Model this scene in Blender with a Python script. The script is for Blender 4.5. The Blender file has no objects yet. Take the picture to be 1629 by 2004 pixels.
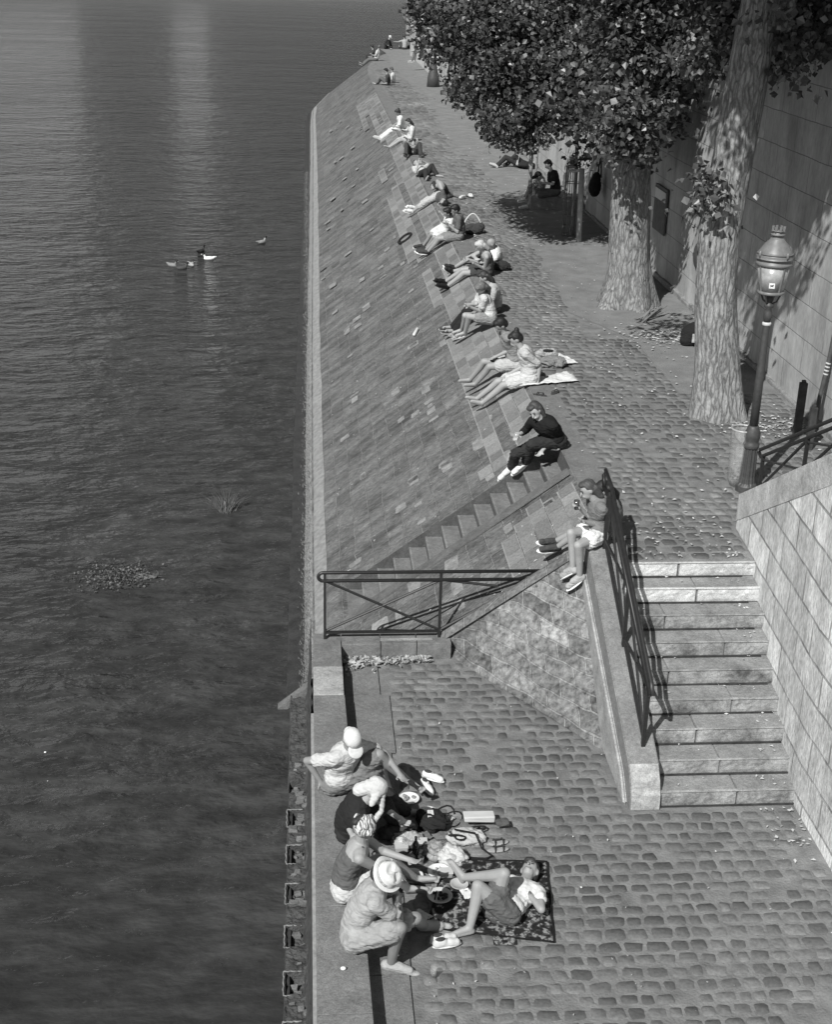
import bpy, bmesh, math, random
from mathutils import Vector, Matrix, noise
rnd = random.Random(7)
C = bpy.context.scene.collection
S = bpy.context.scene
# ---------------------------------------------------------------- camera
W0, H0, FPX = 1629.0, 2004.0, 2638.49
CZ = 6.3
RX = Vector((0.99682107, 0.00558816, -0.07947662))
RY = Vector((-0.07558047, 0.38191701, -0.92110097))
RZ = Vector((0.02520621, 0.92417973, 0.38112528))
cd = bpy.data.cameras.new('camera'); cam = bpy.data.objects.new('camera', cd); C.objects.link(cam)
cd.sensor_fit = 'VERTICAL'; cd.sensor_height = 24.0; cd.lens = 24.0 * FPX / H0
cd.clip_start = 0.1; cd.clip_end = 5000
M3 = Matrix((RX, RY, RZ))
cam.matrix_world = Matrix.Translation((0, 0, CZ)) @ M3.to_4x4()
S.camera = cam
# ---------------------------------------------------------------- sky, sun, exposure
wd = bpy.data.worlds.new('World'); S.world = wd; wd.use_nodes = True
nt = wd.node_tree; nt.nodes.clear()
sk = nt.nodes.new('ShaderNodeTexSky'); sk.sky_type = 'NISHITA'; sk.sun_disc = False
SUN = Vector((-0.60, -0.90, 1.0)).normalized()
sk.sun_elevation = math.asin(SUN.z); sk.sun_rotation = math.atan2(SUN.x, SUN.y)
bw = nt.nodes.new('ShaderNodeRGBToBW'); bg = nt.nodes.new('ShaderNodeBackground'); bg.inputs[1].default_value = 0.055
wo = nt.nodes.new('ShaderNodeOutputWorld')
nt.links.new(sk.outputs[0], bw.inputs[0]); tc = nt.nodes.new('ShaderNodeTexCoord'); sz = nt.nodes.new('ShaderNodeSeparateXYZ'); nt.links.new(tc.outputs['Generated'], sz.inputs[0])
def wm(op, a, b):
    x = nt.nodes.new('ShaderNodeMath'); x.operation = op; x.use_clamp = False
    for i, q in enumerate((a, b)):
        if isinstance(q, (int, float)): x.inputs[i].default_value = q
        else: nt.links.new(q, x.inputs[i])
    return x.outputs[0]
hz = wm('POWER', wm('SUBTRACT', 1.0, wm('MINIMUM', wm('ABSOLUTE', sz.outputs[2], 0), 1.0)), 9.0)      # horizon sky brightened to lift the river's reflections
nt.links.new(wm('MULTIPLY', bw.outputs[0], wm('ADD', 0.72, wm('MULTIPLY', hz, 2.6))), bg.inputs[0]); nt.links.new(bg.outputs[0], wo.inputs[0])
sd = bpy.data.lights.new('sun', 'SUN'); sd.energy = 4.8; sd.angle = math.radians(0.5); sd.color = (1.0, 0.995, 0.985)
so = bpy.data.objects.new('sun', sd); C.objects.link(so); so.rotation_euler = SUN.to_track_quat('Z', 'Y').to_euler()
S.view_settings.view_transform = 'Standard'; S.view_settings.look = 'None'
S.view_settings.exposure = 0.14; S.view_settings.gamma = 1.0

# ---------------------------------------------------------------- projection helpers (pixel of the photo -> point in the place)
def ray(u, v):
    d = Vector(((u - W0/2)/FPX, -(v - H0/2)/FPX, -1))
    return Vector((RX.dot(d), RY.dot(d), RZ.dot(d)))
def atZ(u, v, z=0.0):
    d = ray(u, v); t = (z - CZ)/d.z; return Vector((d.x*t, d.y*t, z))
def atY(u, v, y):
    d = ray(u, v); t = y/d.y; return Vector((d.x*t, y, CZ + d.z*t))
def atX(u, v, x):
    d = ray(u, v); t = x/d.x; return Vector((x, d.y*t, CZ + d.z*t))
KS = 0.73
def slope_z(x): return min(0.0, KS*(x - 3.5))
def atS(u, v, off=0.0):
    d = ray(u, v); t = (-KS*3.5 + off - CZ)/(d.z - KS*d.x); return Vector((d.x*t, d.y*t, CZ + d.z*t))

# ---------------------------------------------------------------- materials
class NT:
    def __init__(s, name):
        s.m = bpy.data.materials.new(name); s.m.use_nodes = True; s.t = s.m.node_tree; s.t.nodes.clear()
        s.out = s.n('ShaderNodeOutputMaterial'); s.b = s.n('ShaderNodeBsdfPrincipled'); s.l(s.b.outputs[0], s.out.inputs[0])
    def n(s, typ, **kw):
        x = s.t.nodes.new(typ)
        for k, v in kw.items(): setattr(x, k, v)
        return x
    def l(s, a, b): s.t.links.new(a, b)
    def pos(s, sx=1, sy=1, sz=1, swap=None, warp=0, wscale=1):
        g = s.n('ShaderNodeNewGeometry'); p = g.outputs['Position']
        if swap:
            a = s.n('ShaderNodeSeparateXYZ'); s.l(p, a.inputs[0]); c = s.n('ShaderNodeCombineXYZ')
            for i, ch in enumerate(swap):
                if ch in 'XYZ': s.l(a.outputs['XYZ'.index(ch)], c.inputs[i])
            p = c.outputs[0]
        if warp:
            nz = s.n('ShaderNodeTexNoise'); nz.inputs['Scale'].default_value = wscale; s.l(p, nz.inputs['Vector'])
            v1 = s.n('ShaderNodeVectorMath', operation='SUBTRACT'); s.l(nz.outputs['Color'], v1.inputs[0]); v1.inputs[1].default_value = (.5, .5, .5)
            v2 = s.n('ShaderNodeVectorMath', operation='SCALE'); s.l(v1.outputs[0], v2.inputs[0]); v2.inputs['Scale'].default_value = warp
            v3 = s.n('ShaderNodeVectorMath', operation='ADD'); s.l(v2.outputs[0], v3.inputs[0]); s.l(p, v3.inputs[1]); p = v3.outputs[0]
        mp = s.n('ShaderNodeMapping'); mp.inputs['Scale'].default_value = (sx, sy, sz); s.l(p, mp.inputs[0])
        return mp.outputs[0]
    def noise(s, vec, scale, detail=4, rough=.6):
        x = s.n('ShaderNodeTexNoise'); x.inputs['Scale'].default_value = scale; x.inputs['Detail'].default_value = detail
        x.inputs['Roughness'].default_value = rough
        if vec is not None: s.l(vec, x.inputs['Vector'])
        return x.outputs['Fac']
    def ramp(s, fac, pts):
        r = s.n('ShaderNodeValToRGB'); e = r.color_ramp.elements
        while len(e) > 1: e.remove(e[0])
        e[0].position = pts[0][0]; e[0].color = (*(pts[0][1],)*3, 1)
        for p, v in pts[1:]:
            q = e.new(p); q.color = (v, v, v, 1)
        s.l(fac, r.inputs[0]); return r.outputs[0]
    def math(s, op, a, b=None, c=None):
        x = s.n('ShaderNodeMath', operation=op)
        for i, q in enumerate((a, b, c)):
            if q is None: continue
            if isinstance(q, (int, float)): x.inputs[i].default_value = q
            else: s.l(q, x.inputs[i])
        return x.outputs[0]
    def mix(s, f, a, b):
        x = s.n('ShaderNodeMix', data_type='FLOAT')
        for i, q in ((0, f), (2, a), (3, b)):
            if isinstance(q, (int, float)): x.inputs[i].default_value = q
            else: s.l(q, x.inputs[i])
        return x.outputs[0]
    def bump(s, h, strength=.5, dist=.02, prev=None):
        x = s.n('ShaderNodeBump'); x.inputs['Strength'].default_value = strength; x.inputs['Distance'].default_value = dist
        s.l(h, x.inputs['Height'])
        if prev is not None: s.l(prev, x.inputs['Normal'])
        return x.outputs[0]
    def col(s, v):      # grey value (socket) -> base colour with the print's faint cool tone
        c = s.n('ShaderNodeCombineColor'); s.l(v, c.inputs[0])
        s.l(s.math('MULTIPLY', v, 1.012), c.inputs[1]); s.l(s.math('MULTIPLY', v, 1.005), c.inputs[2])
        s.l(c.outputs[0], s.b.inputs['Base Color'])
MATS = {}
def grey(name, v, rough=.8, var=.25, scale=6, bumps=0.0, bdist=.01, spec=.3, metal=0, alpha=None, bscale=None):
    if name in MATS: return MATS[name]
    t = NT(name); p = t.pos()
    n = t.noise(p, scale, 5); f = t.ramp(n, [(.25, v*(1-var)), (.75, v*(1+var))]); t.col(f)
    t.b.inputs['Roughness'].default_value = rough; t.b.inputs['Specular IOR Level'].default_value = spec
    t.b.inputs['Metallic'].default_value = metal
    if bumps: t.l(t.bump(t.noise(p, bscale or scale*5, 5), bumps, bdist), t.b.inputs['Normal'])
    if alpha is not None: t.b.inputs['Alpha'].default_value = alpha
    MATS[name] = t.m; return t.m
def ashlar(name, swap, bw_, bh, base, mortar, var=.3, mort=.012, warp=.02, stain=.35, rough=.9, bump=.6, off=.5, speck=.2, streak=(1, 1, 1), msm=.3, cov=.0, dark=.35):
    t = NT(name); p = t.pos(swap=swap, warp=warp, wscale=2.2)
    br = t.n('ShaderNodeTexBrick'); br.offset = off; t.l(p, br.inputs['Vector'])
    for k, v in (('Scale', 1), ('Mortar Size', mort), ('Mortar Smooth', msm), ('Bias', 0), ('Brick Width', bw_), ('Row Height', bh)): br.inputs[k].default_value = v
    br.inputs['Color1'].default_value = (0, 0, 0, 1); br.inputs['Color2'].default_value = (1, 1, 1, 1); br.inputs['Mortar'].default_value = (.5, .5, .5, 1)
    rb = t.n('ShaderNodeRGBToBW'); t.l(br.outputs['Color'], rb.inputs[0])
    tone = t.ramp(rb.outputs[0], [(0, base*(1-var)), (.5, base), (.9, base*(1+var*.6)), (1, base*(1+var*1.6))])
    p2 = t.pos(*streak)
    n1 = t.noise(p2, 1.3, 6, .65); n2 = t.noise(p2, 14, 6, .7)
    a = t.math('MULTIPLY', tone, t.ramp(n1, [(.3, 1-stain), (.55, 1), (.75, 1+stain*.7)]))
    a = t.math('MULTIPLY', a, t.ramp(n2, [(.3, 1-speck), (.7, 1+speck)]))
    mk = br.outputs['Fac']
    if cov: mk = t.math('MULTIPLY', mk, t.ramp(t.noise(p2, 2.1, 3), [(.5-cov, 0.1), (.5+cov, 1)]))
    a = t.mix(mk, a, t.math('MULTIPLY', t.ramp(n2, [(.3, 1-speck), (.7, 1+speck)]), mortar))
    t.col(a)
    h = t.math('ADD', t.math('MULTIPLY', br.outputs['Fac'], -1.0), t.math('MULTIPLY', n2, .7))
    t.l(t.bump(h, bump, .02), t.b.inputs['Normal']); t.b.inputs['Roughness'].default_value = rough
    t.b.inputs['Specular IOR Level'].default_value = .25
    MATS[name] = t.m; return t.m

# ---------------------------------------------------------------- mesh helpers
def mesh_obj(name, bm, mat, parent=None, smooth=False, loc=None):
    """link bm as ONE mesh object; geometry is in world coordinates and is shifted to the parent's base"""
    o0 = Vector(loc) if loc is not None else Vector((0, 0, 0))
    if parent is not None: o0 = world_loc(parent)
    if o0.length: bmesh.ops.translate(bm, verts=bm.verts, vec=-o0)
    me = bpy.data.meshes.new(name); bm.to_mesh(me); bm.free()
    for m in (mat if isinstance(mat, (list, tuple)) else [mat]): me.materials.append(m)
    if smooth:
        me.polygons.foreach_set('use_smooth', [True]*len(me.polygons))
    o = bpy.data.objects.new(name, me); C.objects.link(o)
    if parent is not None: o.parent = parent
    elif loc is not None: o.location = o0
    return o
WL = {}
def world_loc(o):
    v = Vector(o.location); p = o.parent
    while p: v += Vector(p.location); p = p.parent
    return v
def tag(o, label=None, cat=None, group=None, kind=None):
    if label: o['label'] = label
    if cat: o['category'] = cat
    if group: o['group'] = group
    if kind: o['kind'] = kind
    return o
def thing(name, label, cat, loc, group=None):
    o = bpy.data.objects.new(name, None); C.objects.link(o); o.location = loc; o.empty_display_size = .2
    return tag(o, label, cat, group)
def struct(name, bm, mat, smooth=False):
    return tag(mesh_obj(name, bm, mat, smooth=smooth), kind='structure')
def NB(): return bmesh.new()
def face(bm, pts):
    return bm.faces.new([bm.verts.new(p) for p in pts])
def box(bm, x0, x1, y0, y1, z0, z1, bev=0, jit=0):
    r = bmesh.ops.create_cube(bm, size=1); vs = r['verts']
    for v in vs:
        v.co = Vector(((x0+x1)/2 + v.co.x*(x1-x0), (y0+y1)/2 + v.co.y*(y1-y0), (z0+z1)/2 + v.co.z*(z1-z0)))
        if jit: v.co += Vector((rnd.uniform(-jit, jit), rnd.uniform(-jit, jit), rnd.uniform(-jit, jit)))
    if bev:
        es = list({e for v in vs for e in v.link_edges}); bmesh.ops.bevel(bm, geom=es, offset=bev, segments=2, affect='EDGES', profile=.6)
def prism(bm, poly, axis, a, b):
    """extrude a 2D polygon along axis ('X': poly is (y,z); 'Y': (x,z); 'Z': (x,y)) from a to b"""
    def mk(p, t): return {'X': (t, p[0], p[1]), 'Y': (p[0], t, p[1]), 'Z': (p[0], p[1], t)}[axis]
    v0 = [bm.verts.new(mk(p, a)) for p in poly]; v1 = [bm.verts.new(mk(p, b)) for p in poly]; n = len(poly)
    fs = [bm.faces.new(v0), bm.faces.new(v1[::-1])] + [bm.faces.new((v0[i], v1[i], v1[(i+1) % n], v0[(i+1) % n])) for i in range(n)]
    bmesh.ops.recalc_face_normals(bm, faces=fs)
def tube(bm, pts, r, n=8, cap=True, closed=False):
    pts = [Vector(p) for p in pts]; rs = r if isinstance(r, (list, tuple)) else [r]*len(pts)
    rings = []; up = None; m = len(pts)
    for i, p in enumerate(pts):
        if closed: d = pts[(i+1) % m] - pts[i-1]
        else: d = pts[min(i+1, m-1)] - pts[max(i-1, 0)]
        d.normalize()
        if up is None or abs(up.dot(d)) > .95: up = Vector((0, 0, 1)) if abs(d.z) < .9 else Vector((0, 1, 0))
        a = d.cross(up).normalized(); b = a.cross(d).normalized(); up = b
        rings.append([bm.verts.new(p + (a*math.cos(2*math.pi*k/n) + b*math.sin(2*math.pi*k/n))*rs[i]) for k in range(n)])
    for i in range(m if closed else m-1):
        A, B = rings[i], rings[(i+1) % m]
        for k in range(n): bm.faces.new((A[k], A[(k+1) % n], B[(k+1) % n], B[k]))
    if cap and not closed: bm.faces.new(rings[0][::-1]); bm.faces.new(rings[-1])
def lathe(bm, prof, cx, cy, n=16, z0=0, lean=None):
    rings = []
    for r, z in prof:
        rings.append([bm.verts.new((cx + r*math.cos(2*math.pi*k/n), cy + r*math.sin(2*math.pi*k/n), z0+z)) for k in range(n)])
    for A, B in zip(rings, rings[1:]):
        for k in range(n): bm.faces.new((A[k], A[(k+1) % n], B[(k+1) % n], B[k]))
    if prof[0][0] > 1e-4: bm.faces.new(rings[0][::-1])
    if prof[-1][0] > 1e-4: bm.faces.new(rings[-1])
def ell(bm, c, r, rot=None, seg=14, rings=10):
    m = Matrix.Translation(Vector(c)) @ (rot.to_4x4() if rot else Matrix.Identity(4)) @ Matrix.Diagonal((*r, 1)) if not isinstance(r, (int, float)) else Matrix.Translation(Vector(c)) @ Matrix.Diagonal((r, r, r, 1))
    bmesh.ops.create_uvsphere(bm, u_segments=seg, v_segments=rings, radius=1, matrix=m)
# ================================================================ SETTING
ZL = -1.62      # lower landing
WZ = -2.87      # river level
# ---- materials
def cobble_mat():
    t = NT('cobble stone'); at = t.n('ShaderNodeAttribute'); at.attribute_name = 'tone'
    p = t.pos(); n = t.noise(p, 28, 6, .7); n0 = t.noise(p, .7, 4)
    a = t.math('MULTIPLY', at.outputs['Fac'], t.ramp(n, [(.3, .72), (.7, 1.35)])); a = t.math('MULTIPLY', a, t.ramp(n0, [(.3, .85), (.7, 1.15)])); t.col(a)
    t.l(t.bump(n, .6, .012), t.b.inputs['Normal']); t.b.inputs['Roughness'].default_value = .75; return t.m
M_COB = cobble_mat()
M_JOINT = grey('sandy joint mortar', .185, .95, .4, 4.5, .9, .015, bscale=40)
M_SLOPE = ashlar('embankment stone', 'YX', .50, .235, .150, .21, var=.16, mort=.010, warp=.07, stain=.58, speck=.6, streak=(1.2, 2.6, 1), bump=1.0, cov=.22)
M_HIP = ashlar('rough hip stone', 'XZ', .27, .14, .185, .25, var=.35, mort=.010, warp=.12, stain=.5, speck=.75, bump=1.0, cov=.25)
M_WALL = ashlar('retaining limestone', 'YZ', 1.5, .52, .41, .19, var=.07, mort=.008, warp=.03, stain=.38, speck=.16, streak=(1, 1, .45), bump=.5)
M_RAMP = ashlar('ramp limestone', 'YZ', .85, .37, .66, .15, var=.16, mort=.016, warp=.05, stain=.45, speck=.45, streak=(1, 2.2, .8), bump=1.0, cov=.3)

M_MOSS = grey('mossy river toe', .29, .95, .35, 9, 1.0, .03, bscale=40)
M_WET = grey('wet river stone', .035, .35, .5, 5, .8, .03, spec=.5)
M_RUB = grey('rough river wall', .07, .8, .6, 7, 1.0, .04, bscale=22)
M_PALE = grey('pale broken stone', .17, .9, .4, 14, .8, .02)
M_IRON = grey('black painted iron', .018, .45, .35, 20, .2, .002, spec=.5)
M_DIRT = grey('trodden dirt', .20, .97, .25, 2.2, .9, .02, bscale=35)
def stone_tone(name, v, var=.35):
    t = NT(name); p = t.pos(warp=.1, wscale=3)
    n1 = t.noise(p, 3.0, 6, .7); n2 = t.noise(p, 22, 6, .7)
    n3 = t.noise(t.pos(), 75, 3, .6); a = t.math('MULTIPLY', t.ramp(n1, [(.3, v*(1-var)), (.5, v), (.72, v*(1+var))]), t.ramp(n2, [(.3, .75), (.7, 1.2)])); a = t.math('MULTIPLY', a, t.ramp(n3, [(.3, .72), (.7, 1.28)])); t.col(a)
    t.l(t.bump(t.math('ADD', n2, n1), .7, .015), t.b.inputs['Normal']); t.b.inputs['Roughness'].default_value = .9; return t.m
M_STEPD = stone_tone('worn step stone', .235, .35); M_STEPL = stone_tone('pale step riser', .50, .4); M_STEPM = stone_tone('grimy step riser', .25, .75); M_NOSE = stone_tone('worn nosing', .27, .6); M_GRIME_SHADE = grey('grime_and_shade', .04, .95, .5, 12)  # the darkest tone also paints shade under the risers and in the sockets
M_SLAB = stone_tone('quay edge slab', .165, .25)
M_COPE = stone_tone('coping granite', .175, .28); M_COPEL = stone_tone('pale coping stone', .33, .35)

# ---- river
def water_mat():
    t = NT('river water'); b = t.b
    p = t.pos(.55, .95, 1, warp=.35, wscale=.8)
    n0 = t.noise(p, .9, 3, .5); n1 = t.noise(p, 2.4, 3, .5); n2 = t.noise(p, 6, 3, .5); n3 = t.noise(p, 14, 3, .6)
    calm = t.ramp(t.noise(t.pos(.5, 1, 1), .13, 4), [(.35, .6), (.65, 1.35)])
    h = t.math('ADD', t.math('MULTIPLY', n1, 1.05), t.math('ADD', t.math('MULTIPLY', n2, .48), t.math('MULTIPLY', n3, .12)))
    h = t.math('MULTIPLY', t.math('ADD', h, t.math('MULTIPLY', n0, 1.5)), calm)
    g = t.n('ShaderNodeNewGeometry'); sx_ = t.n('ShaderNodeSeparateXYZ'); t.l(g.outputs['Position'], sx_.inputs[0])
    fall = t.ramp(t.math('MULTIPLY', sx_.outputs[1], .01), [(.10, .38), (.20, .66), (.35, .90), (.7, .62), (1, .50)])     # ripple strength varies with distance along the quay
    t.l(t.bump(t.math('MULTIPLY', h, fall), 1.0, .26), b.inputs['Normal'])
    nn = t.noise(t.pos(.5, 1.2, 1, warp=.3, wscale=.9), 2.6, 5, .6); t.col(t.ramp(nn, [(.36, .030), (.5, .042), (.66, .060)]))
    b.inputs['Roughness'].default_value = .11; b.inputs['IOR'].default_value = 1.33; b.inputs['Specular IOR Level'].default_value = .5
    return t.m
bm = NB(); face(bm, [(-900, -60, WZ), (400, -60, WZ), (400, 1500, WZ), (-900, 1500, WZ)])
struct('river_water', bm, water_mat())
bm = NB(); face(bm, [(-900, -60, -5), (400, -60, -5), (400, 1500, -5), (-900, 1500, -5)])
struct('river_bed', bm, M_WET)

# ---- crest line, slope base line (far end turns round the tip)
crest = [(3.5, y) for y in (14.30, 16.72)] + [(3.5, 17.7)] + [(3.5, y) for y in (24, 32, 42, 55, 70, 80)] + [(3.72, 86), (4.6, 94.5), (6.2, 101), (8.6, 105), (14, 107), (22, 108)]
basel = [(.05, y) for y in (14.92, 16.72)] + [(.05, 17.7)] + [(.06, 24), (.09, 32), (.15, 42), (.22, 55), (.3, 70), (.33, 80)] + [(.42, 86.2), (1.4, 95.2), (2.45, 102.2), (4.2, 111), (12, 113), (22, 114)]
def subdiv_line(L, step):
    out = []
    for a, b in zip(L, L[1:]):
        n = max(1, int(math.dist(a, b)/step))
        for i in range(n): out.append((a[0]+(b[0]-a[0])*i/n, a[1]+(b[1]-a[1])*i/n))
    out.append(L[-1]); return out
bm = NB(); NS = 14
for seg in ((0, 2), (2, len(crest))):
    cr = crest[seg[0]:seg[1]]; ba = basel[seg[0]:seg[1]]
    rows = []
    for c, b in zip(cr, ba):
        rows.append([bm.verts.new((c[0]+(b[0]-c[0])*k/NS, c[1]+(b[1]-c[1])*k/NS, slope_z(3.5-3.45*k/NS))) for k in range(NS+1)])
    for A, B in zip(rows, rows[1:]):
        for k in range(NS): bm.faces.new((A[k], B[k], B[k+1], A[k+1]))
bmesh.ops.recalc_face_normals(bm, faces=bm.faces)
emb = struct('embankment_slope', bm, M_SLOPE)
# pale and dark odd stones set in the slope
for nm, mt, n, sd_ in (('a', stone_tone('pale slope block', .24, .5), 120, 3), ('b', stone_tone('dark slope block', .115, .3), 8, 5)):
    r2 = random.Random(sd_); bm = NB(); ux = Vector((1, 0, KS)).normalized(); nrm = Vector((-KS, 0, 1)).normalized()
    for i in range(n):
        y = 15.0 + (r2.random()**1.7)*55; s = r2.uniform(.3, 4.0) if r2.random() < .8 else r2.uniform(3.2, 4.1)
        row = round(s/.3); s = row*.3; 
        if 16.4 < y < 18.1: continue
        c = Vector((.2, y, slope_z(.2))) + ux*s; hl = r2.uniform(.05, .14); hw = r2.uniform(.06, .24)
        if c.x > 3.3: continue
        pts = []
        for ca, sa in ((-1, -.6), (-.8, -1), (.85, -1), (1, -.7), (1, .75), (.8, 1), (-.75, 1), (-1, .8)):
            pts.append(c + ux*ca*hl*r2.uniform(.8, 1.05) + Vector((0, 1, 0))*sa*hw*r2.uniform(.8, 1.05) + nrm*(.004 if nm == 'a' else .007))
        face(bm, pts)
    tag(mesh_obj('slope_blocks', bm, mt), kind='structure')
# paler dressed courses just under the crest, each block bedded in light mortar
bm = NB(); bj = NB(); r2 = random.Random(44); tones = []
rowh = .235
for rw_ in range(5):
    s0 = .06 + rw_*rowh; y = 14.6 + r2.random()*.3; run_ = 1
    while y < 70:
        l = r2.uniform(.26, .5)
        if r2.random() < .10: run_ = r2.random() < (1.0, .95, .72, .42, .22)[rw_]
        if run_ and not (16.4 < y+l and y < 18.0):
            P_ = lambda s_, y_, h: Vector((3.5, y_, 0)) - ux*s_ + nrm*h
            g_ = .012
            face(bm, [P_(s0+g_+r2.uniform(-.006, .006), y+g_, .010), P_(s0+g_+r2.uniform(-.006, .006), y+l-g_, .010), P_(s0+rowh-g_, y+l-g_, .010), P_(s0+rowh-g_+r2.uniform(-.006, .006), y+g_, .010)])
            tones += [.17*r2.uniform(.75, 1.45)]*4
            face(bj, [P_(s0-.006, y-.004, .006), P_(s0-.006, y+l+.004, .006), P_(s0+rowh+.006, y+l+.004, .006), P_(s0+rowh+.006, y-.004, .006)])
        y += l
o = mesh_obj('crest_blocks', bm, M_COB); at = o.data.attributes.new('tone', 'FLOAT', 'POINT'); at.data.foreach_set('value', tones); tag(o, kind='structure')
tag(mesh_obj('crest_mortar', bj, grey('pale pointing', .27, .95, .3, 9, .6, .01)), kind='structure')
# toe of mossy stone and the wet ledge in the water
prof = [(0.21, slope_z(.26)+.006), (0.14, slope_z(.19)+.014), (0.05, slope_z(.10)+.010), (-.05, -2.60), (-.11, -2.74), (-.135, -2.90)]
ln = subdiv_line([(b[0]-.05, b[1]) for b in basel[:-2]] , .25 if False else 1.2)
L = [q for q in ln if q[1] > 15.6]; L = [(L[0][0], 15.55)] + L
bm = NB(); rows = []
for i, (x, y) in enumerate(L):
    j = noise.noise((0, y*1.3, 3))*.03; e_ = noise.noise((4, y*1.7, 1))*.05
    tip = max(0, (y-86)/18)
    rows.append([bm.verts.new((x+px+(j if k > 2 else 0)+(0.05)+(e_ if k == 0 else 0), y-(.0), pz + (0.004+KS*e_ if k == 0 else 0))) for k, (px, pz) in enumerate(prof)])
for A, B in zip(rows, rows[1:]):
    for k in range(len(prof)-1): bm.faces.new((A[k], B[k], B[k+1], A[k+1]))
bmesh.ops.recalc_face_normals(bm, faces=bm.faces)
struct('mossy_toe', bm, M_MOSS, smooth=True)
bm = NB(); rows = []
for x, y in [q for q in L if q[1] < 88]:
    j = noise.noise((5, y*.9, 3))*.04
    rows.append([bm.verts.new((x-.075, y, -2.78)), bm.verts.new((x-.12, y, -2.845)), bm.verts.new((x-.30+j, y, -2.858)), bm.verts.new((x-.36+j, y, -2.95))])
for A, B in zip(rows, rows[1:]):
    for k in range(3): bm.faces.new((A[k], B[k], B[k+1], A[k+1]))
bmesh.ops.recalc_face_normals(bm, faces=bm.faces)
struct('wet_ledge', bm, M_WET, smooth=True)
# moss tufts along the toe edge
bm = NB(); r2 = random.Random(11)
for i in range(5200):
    y = 15.7 + (r2.random()**1.8)*45; x = r2.gauss(-.02, .05); z = -2.52 - max(0, (.05-x))*1.2 if x < .1 else -2.47
    s = r2.uniform(.012, .03); a = r2.uniform(0, 3.1); d = Vector((math.cos(a)*s*.3, math.sin(a)*s*.3, 0))
    t_ = Vector((x-r2.uniform(0, .03), y, z+s*1.4)); b0 = Vector((x, y, z-.01))
    face(bm, [b0-d, b0+d, t_])
tag(mesh_obj('toe_moss', bm, grey('moss tufts', .2, .9, .4, 30)), kind='stuff')

# ---- upper quay: sheet, edge slabs, cobbles, dirt
bm = NB()
pts = [(3.5, 14.32)] + crest[3:] + [(22, 13.9), (5.1, 13.9), (5.1, 13.71), (3.5, 13.71)]
f = face(bm, [(x, y, 0) for x, y in pts]); bmesh.ops.triangulate(bm, faces=[f])
for f in bm.faces:
    if f.normal.z < 0: f.normal_flip()
struct('quay_ground', bm, M_JOINT)
def slabs(name, x0, x1, y0, y1, ln_, z, mt, gap=.012, seed=1, h=.008):
    r2 = random.Random(seed); bm = NB(); bj = NB(); y = y0
    while y < y1:
        l = r2.uniform(.7, 1.3)*ln_; ye = min(y1, y+l); w = x1 + r2.uniform(-.05, .08)
        v = [(x0+gap, y+gap), (w, y+gap), (w, ye), (x0+gap, ye)]; face(bj, [(x0, y-.004, z+.003), (w, y-.004, z+.003), (w, y+gap+.002, z+.003), (x0, y+gap+.002, z+.003)])
        dz = r2.uniform(0, .006); face(bm, [(a, b, z+h+dz) for a, b in v])
        for k in range(4):
            a, b = v[k], v[(k+1) % 4]; face(bm, [(a[0], a[1], z-.01), (b[0], b[1], z-.01), (b[0], b[1], z+h+dz), (a[0], a[1], z+h+dz)])
        y = ye
    bmesh.ops.recalc_face_normals(bm, faces=bm.faces); struct('slab_joints', bj, M_GRIME_SHADE); return struct(name, bm, mt)
slabs('quay_edge_stones', 3.51, 3.86, 14.35, 80, 1.0, 0.0, M_SLAB, seed=4)
def cobbles(name, rng, z, px, py, inside, seed, tone=.125, hi=.011):
    r2 = random.Random(seed); bm = NB(); tones = []
    x0, x1, y0, y1 = rng; y = y0; r = 0
    while y < y1:
        hp = py*r2.uniform(.9, 1.1); x = x0 + (px/2 if r % 2 else 0) + r2.uniform(-.03, .03)
        while x < x1:
            w = px*r2.uniform(.70, 1.35); cx_ = x
            if inside(x+w/2, y+hp/2) and r2.random() > .05 + .25*(noise.noise((cx_*.9, y*.9, 7)) > .28):
                cx, cy = x+w/2, y+hp/2 + r2.uniform(-.006, .006); a, b = w/2-.004-r2.random()*.006, hp/2-.006-r2.random()*.008; dz = r2.uniform(-.006, .004); th = r2.uniform(-.06, .06)
                o = []; i_ = []
                for k in range(8):
                    ux_, uy_ = ((1, -.62), (1, .66), (.74, 1), (-.7, 1), (-1, .6), (-1, -.68), (-.72, -1), (.7, -1))[k]
                    ux_ *= r2.uniform(.80, 1.05); uy_ *= r2.uniform(.76, 1.05)
                    vx, vy = ux_*a, uy_*b; vx, vy = vx-vy*th, vy+vx*th
                    o.append(bm.verts.new((cx+vx, cy+vy, z-.004))); i_.append(bm.verts.new((cx+vx*.90, cy+vy*.88, z+hi*.93+dz)))
                c = bm.verts.new((cx, cy, z+hi+dz))
                for k in range(8):
                    bm.faces.new((o[k], o[(k+1) % 8], i_[(k+1) % 8], i_[k])); bm.faces.new((i_[k], i_[(k+1) % 8], c))
                n_ = noise.noise((cx*.6, cy*.35, 0)); tones += [max(.05, tone*(1+.45*n_)*r2.uniform(.7, 1.4))]*17
            x += w
        y += hp; r += 1
    o = mesh_obj(name, bm, M_COB, smooth=True)
    at = o.data.attributes.new('tone', 'FLOAT', 'POINT'); at.data.foreach_set('value', tones)
    return tag(o, kind='structure')
dirtx = lambda y: 5.25 + .25*math.sin(y*.21) + .12*noise.noise((0, y*.8, 0)) if y > 23.3 else (5.85 if y > 20 else 99)
cobbles('quay_cobbles', (3.62, 7.5, 13.74, 40), 0.0, .165, .19, lambda x, y: (x > (3.92 if y > 14.6 else 3.66)) and x < (5.05 if y < 14.62 else 7.5) and x < dirtx(y), 5)
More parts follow.
